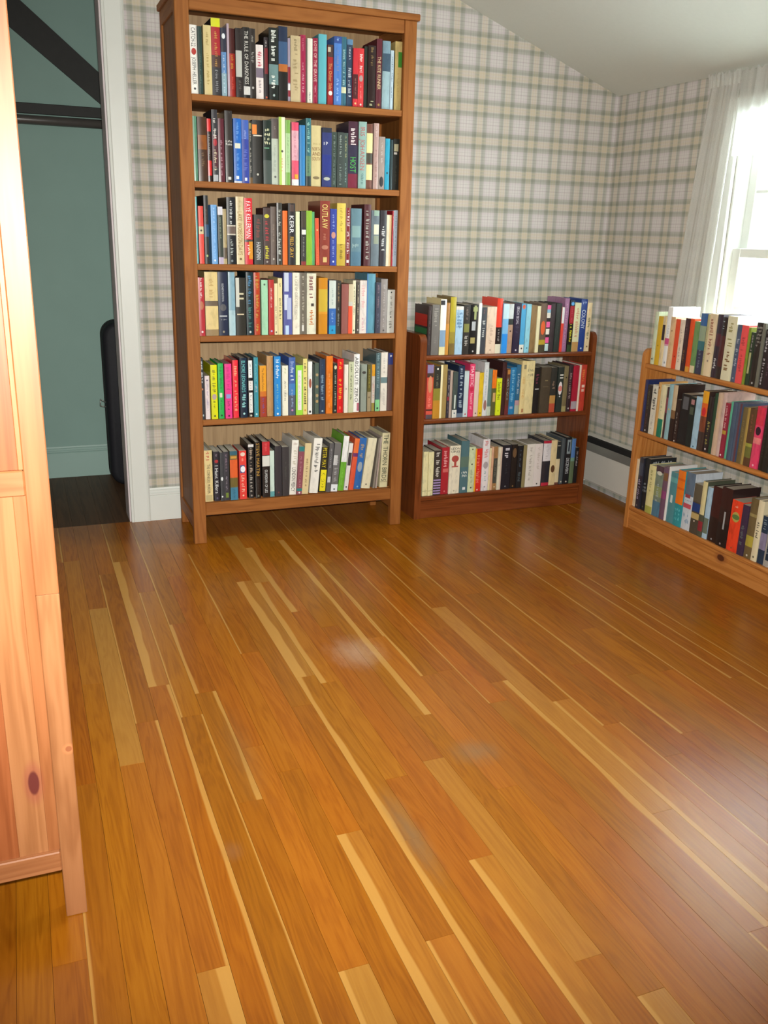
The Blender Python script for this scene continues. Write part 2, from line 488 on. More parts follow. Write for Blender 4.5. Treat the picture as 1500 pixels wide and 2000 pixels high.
# skirting on the back wall, with a moulded cap
def skirt(name, x0, x1):
    mb = MB()
    y = YB
    mb.prism([(y - 0.014, 0), (y, 0), (y, 0.142), (y - 0.005, 0.142), (y - 0.007, 0.135), (y - 0.011, 0.132), (y - 0.011, 0.124), (y - 0.016, 0.120), (y - 0.016, 0.113), (y - 0.011, 0.110), (y - 0.014, 0.107)], 0, x0, x1)
    struct(name, mb, M_white)
skirt('baseboard_back', -0.122, XR)
skirt('baseboard_back_left', XL, OP0 - 0.08)

# door casing and jamb
t1 = struct('trim_1', MB().prism([(OP1 - 0.008, YB - 0.004), (OP1 - 0.006, YB - 0.014), (OP1 + 0.002, YB - 0.016), (OP1 + 0.006, YB - 0.013), (OP1 + 0.060, YB - 0.016), (OP1 + 0.067, YB - 0.020), (OP1 + 0.073, YB - 0.016), (OP1 + 0.073, YB), (OP1 - 0.008, YB)], 2, 0.0, OPZ + 0.07), M_white, 'white moulded casing at the right of the closet doorway')
struct('trim_2', MB().prism([(OP0 - 0.073, YB), (OP0 - 0.073, YB - 0.018), (OP0, YB - 0.014), (OP0, YB)], 2, 0.0, OPZ + 0.07), M_white)
struct('trim_3', MB().box(OP0 - 0.073, OP1 + 0.073, YB - 0.016, YB, OPZ, OPZ + 0.075, 0.003), M_white)
struct('trim_4', MB().box(OP1 - 0.014, OP1, YB - 0.003, YB + WT + 0.012, 0, OPZ, 0.001), M_jamb)
struct('trim_5', MB().box(OP0, OP0 + 0.014, YB - 0.003, YB + WT + 0.012, 0, OPZ, 0.001), M_jamb)

# ------------------------------------------------------------------ floor boards
PW = 0.0565
PX0 = -0.4405
mb = MB()
mb.box(XL, XR, YF, CY, -0.10, -0.0125)
mb.box(XL, -1.3445, YF, YB, -0.0125, 0.0)
mb.box(-1.3445, XR, YF, -3.0, -0.0125, 0.0)
floor = struct('floor', mb, M_far, 'honey coloured oak strip floor with pale streaks')
rnd = random.Random(7)
KNOWN = {   # strip: list of (y0, y1, sapwood, side, paleness)
    0: [(-1.481, -0.53, 0, 0, .75)],
    1: [(-2.72, -2.15, .35, 1, .6), (-2.15, -1.3, .10, 1, .1)],
    2: [(-1.12, -0.11, .45, 0, .30), (-2.6, -1.12, .16, 1, .0)],
    4: [(-1.196, -0.73, .20, 0, 0), (-1.712, -1.196, .18, 1, .05)],
    5: [(-3.0, -2.229, .2, 0, .75), (-2.229, -1.5, 0, 0, .05)],
    7: [(-2.62, -1.886, .36, 0, .35), (-1.886, -1.0, 0, 0, 0)],
    8: [(-3.0, -2.217, .12, 0, .2), (-2.217, -1.35, 0, 0, .05)],
    9: [(-2.7, -1.95, .3, 0, .05), (-1.197, -0.44, .55, 0, .45), (-1.95, -1.197, .3, 0, .1)],
    10: [(-0.47, 0.06, 0, 0, .7), (-1.25, -0.47, .3, 0, .1)],
    11: [(-2.62, -2.05, .2, 0, .35), (-0.755, -0.1, .38, 0, .1)],
    12: [(-2.35, -1.696, 0, 0, .45), (-1.696, -0.9, 0, 0, .1)],
    13: [(-3.0, -2.449, .1, 0, .7), (-1.50, -0.05, .34, 1, .05), (-2.449, -1.5, 0, 0, 0)],
    15: [(-1.3, -0.35, .14, 0, 0)],
    18: [(-2.4, -1.4, .28, 1, .1)],
    19: [(-2.05, -0.87, 0, 0, .62), (-2.85, -2.05, 0, 0, .5)],
    20: [(-2.7, -1.55, .2, 0, .35)],
    21: [(-1.7, -0.15, .10, 0, 0)],
    24: [(-1.8, -0.6, .12, 0, .1)],
    27: [(-1.5, -0.3, .10, 1, 0)],
    30: [(-1.6, -0.5, .12, 0, .1)],
}
def plank(i, y0, y1, sap, side, pale, mat=None):
    g = 0.0003
    L = y1 - y0
    o = part('plank', MB().box(g, PW - g, g, L - g, -0.0125, 0.0), mat or M_floor, floor, loc=(PX0 + i * PW, y0, rnd.uniform(-0.0003, 0.0)))
    o.color = (sap, side, pale, 1) if mat is None else (1, 1, 1, 1)
for i in range(-16, 45):
    xa = PX0 + i * PW
    if xa > XR - 0.01: break
    ymax = YB
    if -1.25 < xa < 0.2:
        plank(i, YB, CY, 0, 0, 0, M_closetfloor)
    ymin = -3.0 if xa < 1.0 else -2.4
    segs = sorted(KNOWN.get(i, []))
    y = ymin
    rows = []
    def fill(a, b):
        while b - a > 0.02:
            ln = rnd.uniform(0.75, 1.75)
            e = a + ln
            if b - e < 0.35: e = b
            sap = rnd.choice((0, 0, 0, 0, 0, 0, 0, 0.07)) ; pale = rnd.choice((0, 0, 0, .05, .12))
            rows.append((a, e, sap, rnd.choice((0, 1)), pale)); a = e
    for sgm in segs:
        if sgm[0] > y: fill(y, sgm[0])
        rows.append((max(y, sgm[0]),) + sgm[1:]); y = sgm[1]
    fill(y, ymax)
    for r in rows:
        plank(i, *r)
    if ymin > -3.0:
        plank(i, -3.0, ymin, 0, 0, 0)

# ------------------------------------------------------------------ window, curtain, heater
win = thing('window_1', (XR + 0.06, WY1, WZ0), 'white double hung window in the low right wall', 'window')
win['kind'] = 'structure'
def wb(name, x0, x1, y0, y1, z0, z1, m=None, p=None, b=0.002):
    L = win.location
    return part(name, MB().box(x0 - L.x, x1 - L.x, y0 - L.y, y1 - L.y, z0 - L.z, z1 - L.z, b), m or M_white, p or win)
wb('casing', XR - 0.016, XR, WY1, WY1 + 0.07, WZ0 - 0.02, WZ1 + 0.07)
wb('casing', XR - 0.016, XR, WY0 - 0.07, WY0, WZ0 - 0.02, WZ1 + 0.07)
wb('casing', XR - 0.018, XR, WY0, WY1, WZ1, WZ1 + 0.07)
wb('sill', XR - 0.04, XR + 0.06, WY0 - 0.09, WY1 + 0.09, WZ0 - 0.03, WZ0)
wb('jamb', XR, XR + WT, WY1 - 0.012, WY1, WZ0, WZ1); wb('jamb', XR, XR + WT, WY0, WY0 + 0.012, WZ0, WZ1)
wb('head', XR, XR + WT, WY0 + 0.012, WY1 - 0.012, WZ1 - 0.012, WZ1)
def sash(x0, x1, z0, z1, bot, top):
    ya, yb = WY0 + 0.012, WY1 - 0.012
    s = wb('sash', x0, x1, ya, ya + 0.042, z0, z1)
    L = win.location
    for q in ((yb - 0.042, yb, z0, z1), (ya + 0.042, yb - 0.042, z0, z0 + bot), (ya + 0.042, yb - 0.042, z1 - top, z1)):
        wb('rail', x0, x1, q[0], q[1], q[2], q[3], None, s)
    zi0, zi1 = z0 + bot, z1 - top
    zm = (zi0 + zi1) / 2; ym = (ya + yb) / 2
    wb('muntin', x0 + 0.004, x1 - 0.004, ya + 0.042, yb - 0.042, zm - 0.007, zm + 0.007, None, s)
    wb('muntin', x0 + 0.004, x1 - 0.004, ym - 0.007, ym + 0.007, zi0, zi1, None, s)
    xc = (x0 + x1) / 2
    for (a, b_, c, d) in ((ya + .042, ym - .007, zi0, zm - .007), (ym + .007, yb - .042, zi0, zm - .007), (ya + .042, ym - .007, zm + .007, zi1), (ym + .007, yb - .042, zm + .007, zi1)):
        wb('pane', xc - 0.0015, xc + 0.0015, a, b_, c, d, M_glass, s, 0)
sash(XR + 0.030, XR + 0.060, WZ0, 1.182, 0.06, 0.034)
sash(XR + 0.064, XR + 0.094, 1.150, WZ1 - 0.012, 0.034, 0.045)

def drape(name, label, rows, ny, amp, folds, x, seed=3):
    """rows: (z, y_start, y_end, amplitude factor)"""
    r = random.Random(seed)
    ph = [r.uniform(0, 6.28) for _ in range(4)]
    mb = MB(); n = len(rows)
    base = rows[0]
    V = []
    for (z, ya, yb, k) in rows:
        for j in range(ny + 1):
            s = j / ny
            w = math.sin(2 * PI * folds * s + ph[0]) + 0.45 * math.sin(2 * PI * folds * 1.73 * s + ph[1] + z) + 0.25 * math.sin(2 * PI * folds * 3.1 * s + ph[2] - 2 * z)
            V.append((x + amp * k * w - 0, ya + (yb - ya) * s, z + (0.006 * math.sin(2 * PI * folds * 2.2 * s + ph[3]) if z == base[0] else 0)))
    mb.v = V
    for i in range(n - 1):
        for j in range(ny):
            a = i * (ny + 1) + j
            mb.f.append((a, a + 1, a + ny + 2, a + ny + 1)); mb.c.append(None)
    return mb
cur = thing('curtain', (2.02, -0.33, 0.62), label='white sheer curtain panel hanging at the left side of the window', cat='curtain')
rows = []
for i in range(22):
    s = i / 21
    z = 1.806 - s * 1.19
    ya = -0.285 + 0.085 * min(1, s * 1.35)
    yb = -0.455 + 0.03 * min(1, s * 1.5)
    rows.append((z - 0.62, ya + 0.33, yb + 0.33, 0.35 + 0.65 * min(1, s * 4)))
part('panel', drape('panel', '', rows, 80, 0.0085, 4.5, 0.0), M_sheer, cur, True)
rows = [(1.822 - .62, -0.275 + .33, -0.455 + .33, .9), (1.80 - .62, -0.280 + .33, -0.455 + .33, .35), (1.775 - .62, -0.282 + .33, -0.455 + .33, .4)]
part('header_ruffle', drape('h', '', rows, 80, 0.006, 8, -0.004, 5), M_sheer, cur, True)
val = thing('curtain_valance', (2.0, -0.86, 1.52), 'short white sheer valance gathered across the window top', 'curtain')
rows = []
for i in range(10):
    s = i / 9
    rows.append((1.818 - s * 0.30 - 1.52, -0.462 + 0.86, -1.42 + 0.86, 0.4 + 0.6 * s))
part('panel', drape('v', '', rows, 160, 0.008, 15, 0.012, 11), M_sheer, val, True)
rod = thing('curtain_rod', (2.03, -0.86, 1.795), 'thin white curtain rod threaded through the curtain tops', 'curtain rod')
part('rod', MB().tube((0, 0.59, 0), (0, -0.62, 0), 0.006), M_white, rod, True)
for yy in (0.57, -0.60):
    part('bracket', MB().box(0.0, 0.0245, yy - 0.006, yy + 0.006, -0.012, 0.012, 0.002), M_white, rod)

ht = thing('baseboard_heater', (2.0, -0.5, 0.0), 'cream baseboard heater with a dark top slot along the right wall', 'heater')
y0, y1 = -1.4, 0.83
part('back_plate', MB().box(0.0495, 0.0548, y0, y1, 0.02, 0.272, 0.001), M_heat, ht)
part('top_lip', MB().prism([(0.030, 0.262), (0.0495, 0.268), (0.0495, 0.272), (0.030, 0.266)], 1, y0, y1), M_heat, ht)
part('damper', MB().prism([(-0.004, 0.200), (0.000, 0.197), (0.012, 0.232), (0.008, 0.236)], 1, y0, y1), M_metal, ht)
part('front_cover', MB().box(-0.001, 0.002, y0, y1, 0.048, 0.198, 0.0008), M_heat, ht)
part('slot_shade_element', MB().box(0.013, 0.0485, y0 + .02, y1 - .02, 0.08, 0.2605, 0.002), M_dark, ht)  # fin element, blackened up to the lip to paint the shade in the slot
part('end_cap', MB().box(-0.004, 0.0495, y1, y1 + 0.006, 0.02, 0.268, 0.001), M_heat, ht)
part('end_cap', MB().box(-0.004, 0.0495, y0 - 0.006, y0, 0.02, 0.268, 0.001), M_heat, ht)
part('foot', MB().box(0.02, 0.0495, 0.4, 0.42, 0.0, 0.08, 0.001), M_dark, ht)
part('foot', MB().box(0.02, 0.0495, -1.0, -0.98, 0.0, 0.08, 0.001), M_dark, ht)

# ------------------------------------------------------------------ closet contents
brd = thing('sloping_strip', (-0.35, CY, 1.78), 'dark strip sloping across the teal closet wall', 'board')
part('board', MB().prism([(-0.65, 0.785), (-0.65, 0.61), (0.21, -0.065), (0.21, 0.065)], 1, -0.016, -0.001), M_strip, brd)  # thin dark strip laid flat against the closet wall
cl = thing('closet_strip', (-0.4, CY, 1.684), 'dark horizontal strip above the closet rod', 'cleat')
part('board', MB().box(-0.88, 0.68, -0.016, -0.001, -0.022, 0.022, 0.002), M_strip, cl)  # thin dark strip running level above the rod
rd = thing('closet_rod', (-0.4, CY - 0.07, 1.632), 'dark round hanging rod across the closet', 'closet rod')
part('rod', MB().tube((-0.88, 0, 0), (0.68, 0, 0), 0.019, 16), M_rod, rd, True)
for xx in (-0.6, 0.5):
    part('bracket', MB().box(xx - .012, xx + .012, 0.0, 0.069, -0.012, 0.03, 0.002), M_rod, rd)

def rounded_rect(x0, x1, z0, z1, r, n=8):
    pts = []
    for cx, cz, a0 in ((x1 - r, z0 + r, -PI / 2), (x1 - r, z1 - r, 0), (x0 + r, z1 - r, PI / 2), (x0 + r, z0 + r, PI)):
        for i in range(n + 1):
            a = a0 + PI / 2 * i / n
            pts.append((cx + r * math.cos(a), cz + r * math.sin(a)))
    return pts
ic = thing('instrument_case', (-0.06, 1.03, 0.0), 'black upright instrument case standing inside the closet', 'case')
mb = MB()
secs = []
for (y, inset) in ((-0.085, 0.022), (-0.078, 0.008), (-0.065, 0.0), (0.065, 0.0), (0.078, 0.008), (0.085, 0.022)):
    secs.append([(x, y, z) for (x, z) in rounded_rect(-0.165 + inset, 0.165 - inset, inset + 0.0, 0.778 - inset, 0.07 - inset * .8)])
m = len(secs[0])
for s_ in secs: mb.v += s_
for k in range(len(secs) - 1):
    for i in range(m):
        a = k * m + i; b = k * m + (i + 1) % m
        mb.f.append((a, b, b + m, a + m)); mb.c.append(None)
mb.f += [tuple(range(m)), tuple(range(len(mb.v) - m, len(mb.v)))]; mb.c += [None, None]
part('shell', mb, M_black, ic, True)
seam = MB()
rr = rounded_rect(-0.1665, 0.1665, -0.0, 0.7795, 0.07)
for i in range(m):
    a, b = rr[i], rr[(i + 1) % m]
    if a[1] < 0.02 and b[1] < 0.02: continue
    seam.tube((a[0], 0.0, max(a[1], .003)), (b[0], 0.0, max(b[1], .003)), 0.0028, 6)
part('seam_piping', seam, M_dark, ic, True)
ring = MB()
for a, b in (((-0.166, .40), (-0.19, .415)), ((-0.19, .415), (-0.192, .385)), ((-0.192, .385), (-0.166, .378))):
    ring.tube((a[0], -0.03, a[1]), (b[0], -0.03, b[1]), 0.0025, 8)
part('strap_ring', ring, M_metal, ic, True)

# ------------------------------------------------------------------ pine cabinet in the left foreground
cb = thing('pine_cabinet', (-0.85, -1.65, 0.0), 'pale knotty pine cabinet cut off by the left edge', 'cabinet')
def cbx(name, x0, x1, y0, y1, z0, z1, ax, tone=None, b=0.002, par=None):
    L = cb.location
    return part(name, MB().box(x0 - L.x, x1 - L.x, y0 - L.y, y1 - L.y, z0, z1, b), M_pin[ax], par or cb, tone=tone)
CX0, CX1, CYF, CYK = -1.16, -0.545, -1.94, -1.42
for xa in (CX0, CX1 - 0.036):
    # each post glued up from two lengths
    cbx('post', xa, xa + 0.036, CYF, CYF + 0.036, 0.0, 0.632, 2, (1.0, 1.0, 1.0, 1), 0.0015)
    cbx('post', xa, xa + 0.036, CYF, CYF + 0.036, 0.632, 1.97, 2, (0.97, 0.86, 0.78, 1), 0.0015)
    cbx('post', xa, xa + 0.036, CYK - 0.036, CYK, 0.0, 1.97, 2, (0.95, 0.93, 0.9, 1), 0.0015)
cbx('bottom_rail', CX0 + 0.036, CX1 - 0.036, CYF - 0.002, CYF + 0.02, 0.103, 0.143, 0, (1.05, 1.0, 1.0, 1))
cbx('middle_rail', CX0 + 0.036, CX1 - 0.036, CYF + 0.001, CYF + 0.02, 0.800, 0.841, 0, (0.98, 0.9, 0.84, 1))
cbx('top_rail', CX0 + 0.036, CX1 - 0.036, CYF + 0.001, CYF + 0.02, 1.88, 1.95, 0)
cbx('top_board', CX0 - 0.01, CX1 + 0.006, CYF - 0.008, CYK, 1.97, 1.99, 0)
TN = [(0.98, 0.84, 0.74, 1), (1.06, 1.05, 1.02, 1), (0.88, 0.62, 0.5, 1), (1.02, 0.98, 0.9, 1), (0.96, 0.86, 0.8, 1), (1.05, 1.02, 0.96, 1)]
for (z0, z1, xs, sh) in ((0.143, 0.800, (-0.581, -0.600, -0.648, -0.70, -0.76, -0.83, -0.91, -0.99, -1.06, -1.124), 0), (0.841, 1.88, (-0.581, -0.588, -0.63, -0.69, -0.75, -0.82, -0.90, -0.98, -1.05, -1.124), 1)):
    for k in range(len(xs) - 1):
        cbx('panel_board', xs[k + 1], xs[k], CYF + 0.006 + (0.0006 if k % 2 else 0), CYF + 0.018, z0, z1, 2, TN[(k + sh) % 6], 0.0006)
cbx('side_panel', CX1 - 0.022, CX1 - 0.006, CYF + 0.036, CYK - 0.036, 0.11, 1.95, 2)
cbx('side_panel', CX0 + 0.006, CX0 + 0.022, CYF + 0.036, CYK - 0.036, 0.11, 1.95, 2)
cbx('back_panel', CX0 + 0.036, CX1 - 0.036, CYK - 0.02, CYK - 0.008, 0.11, 1.95, 2)
cbx('bottom_board', CX0 + 0.022, CX1 - 0.022, CYF + 0.022, CYK - 0.02, 0.125, 0.143, 0)

# ------------------------------------------------------------------ tall bookcase
W, D, SW = 0.8863, 0.3265, 0.0487
SHZ = [1.645, 1.3615, 1.0773, 0.8169, 0.4987, 0.1669]
tb = thing('tall_bookcase', (0, 0, 0), 'tall stained brown bookcase with six rows of books', 'bookcase')
def bx(name, x0, x1, y0, y1, z0, z1, mats, ax, par, b=0.0025, tone=None):
    L = par.location
    return part(name, MB().box(x0 - L.x, x1 - L.x, y0 - L.y, y1 - L.y, z0 - L.z, z1 - L.z, b), mats[ax] if isinstance(mats, list) else mats, par, tone=tone)
for xa in (0.0, W - SW):
    bx('post', xa, xa + SW, 0.0, 0.03, 0.0, 1.95, M_tall, 2, tb)
    sx0, sx1 = (xa, xa + 0.03) if xa == 0 else (xa + SW - 0.03, xa + SW)
    bx('leg', sx0, sx1, D - 0.036, D, 0.0, 1.95, M_tall, 2, tb)
    px = sx0 + 0.007 if xa == 0 else sx1 - 0.019
    bx('side_panel', px, px + 0.012, 0.03, D - 0.036, 0.085, 1.95, M_tall, 2, tb, 0.001, (0.72, 0.76, 0.80, 1))
    bx('side_rail', sx0, sx1, 0.03, D - 0.036, 0.062, 0.115, M_tall, 1, tb, 0.0015)
    bx('side_rail', sx0, sx1, 0.03, D - 0.036, 1.90, 1.95, M_tall, 1, tb, 0.0015)
bx('top_rail', SW, W - SW, 0.002, 0.024, 1.905, 1.95, M_tall, 0, tb)
bx('bottom_rail', SW, W - SW, 0.002, 0.022, 0.115, 0.165, M_tall, 0, tb)
bx('top_board', -0.009, W + 0.009, -0.009, D, 1.95, 1.972, M_tall, 0, tb, 0.003)
for i, z in enumerate(SHZ):
    if i == 5:
        bx('shelf', 0.0195, W - 0.0195, 0.0305, D - 0.012, z - 0.0215, z, M_tall, 0, tb, 0.0015)
    else:
        sh_ = bx('shelf', 0.0195, W - 0.0195, 0.0305, D - 0.012, z - 0.0215, z, M_tall, 0, tb, 0.001)
        bx('shelf_edge', SW + 0.0005, W - SW - 0.0005, 0.003, 0.0305, z - 0.0215, z, M_tall, 0, sh_, 0.0015)
bx('back_panel', 0.0195, W - 0.0195, D - 0.012, D - 0.005, 0.12, 1.9495, M_back, 2, tb, 0)

# ------------------------------------------------------------------ dark red low bookcase by the back wall
def low_case(name, label, loc, rz, width, depth, mats, shelves, top, groove):
    """local x along the shelves, front at y=0"""
    t = thing(name, loc, label, 'bookcase', rz=rz)
    def pr(nm, mb, ax):
        return part(nm, mb, mats[ax], t)
    TH = 0.020
    # side panels with a rounded top front corner
    for xa, tk in ((0.0, groove), (width - TH, TH)):
        r = 0.03
        prof = [(depth, 0.0), (depth, top)] + [(r - r * math.sin(a), top - r + r * math.cos(a)) for a in [PI / 2 * i / 6 for i in range(7)]] + [(0.0, 0.0)]
        pr('side_panel', MB().prism(prof, 0, xa, xa + tk), 2)
    for z in shelves:
        x0, x1 = groove, width - TH
        n = 5
        prof = [(depth - 0.002, z - 0.020), (depth - 0.002, z)] + [(0.008 - 0.006 * math.sin(a), z - 0.010 + 0.010 * math.cos(a)) for a in [PI * i / (2 * n) * 2 for i in range(n + 1)]]
        pr('shelf', MB().prism(prof, 0, x0, x1), 0)
    pr('kick_rail', MB().box(groove, width - TH, 0.006, 0.024, 0.0, shelves[-1] - 0.0205, 0.0015), 0)
    pr('back_rail', MB().box(groove, width - TH, depth - 0.016, depth - 0.004, shelves[0] + 0.0005, shelves[0] + 0.05, 0.001), 0)
    return t
case2 = low_case('low_bookcase', 'dark red brown low bookcase of three shelves against the back wall', (0.967, 0.04, 0), 0, 0.868, 0.235, M_red, (0.717, 0.445, 0.10), 0.803, 0.030)
case3 = low_case('low_bookcase', 'orange pine low bookcase of three shelves below the window', (1.82, -0.312, 0), -PI / 2, 0.90, 0.17, M_orp, (0.717, 0.432, 0.10), 0.777, 0.020)

# ------------------------------------------------------------------ glyphs for the lettering
GL = {}
def load_glyphs(chars):
    obs = []
    for ch in chars:
        cu = bpy.data.curves.new('glyph', 'FONT')
        cu.body = ch; cu.resolution_u = 2; cu.size = 1.0
        o = bpy.data.objects.new('glyph', cu); COL.objects.link(o); obs.append((ch, o))
    dg = bpy.context.evaluated_depsgraph_get(); dg.update()
    for ch, o in obs:
        me = o.evaluated_get(dg).to_mesh()
        v = [(p.co.x, p.co.y) for p in me.vertices]; f = [tuple(q.vertices) for q in me.polygons]
        xs = [p[0] for p in v] or [0, .3]
        GL[ch] = ([(p[0] - min(xs), p[1]) for p in v], f, max(xs) - min(xs))
        o.evaluated_get(dg).to_mesh_clear()
    for ch, o in obs:
        cu = o.data
        bpy.data.objects.remove(o); bpy.data.curves.remove(cu)

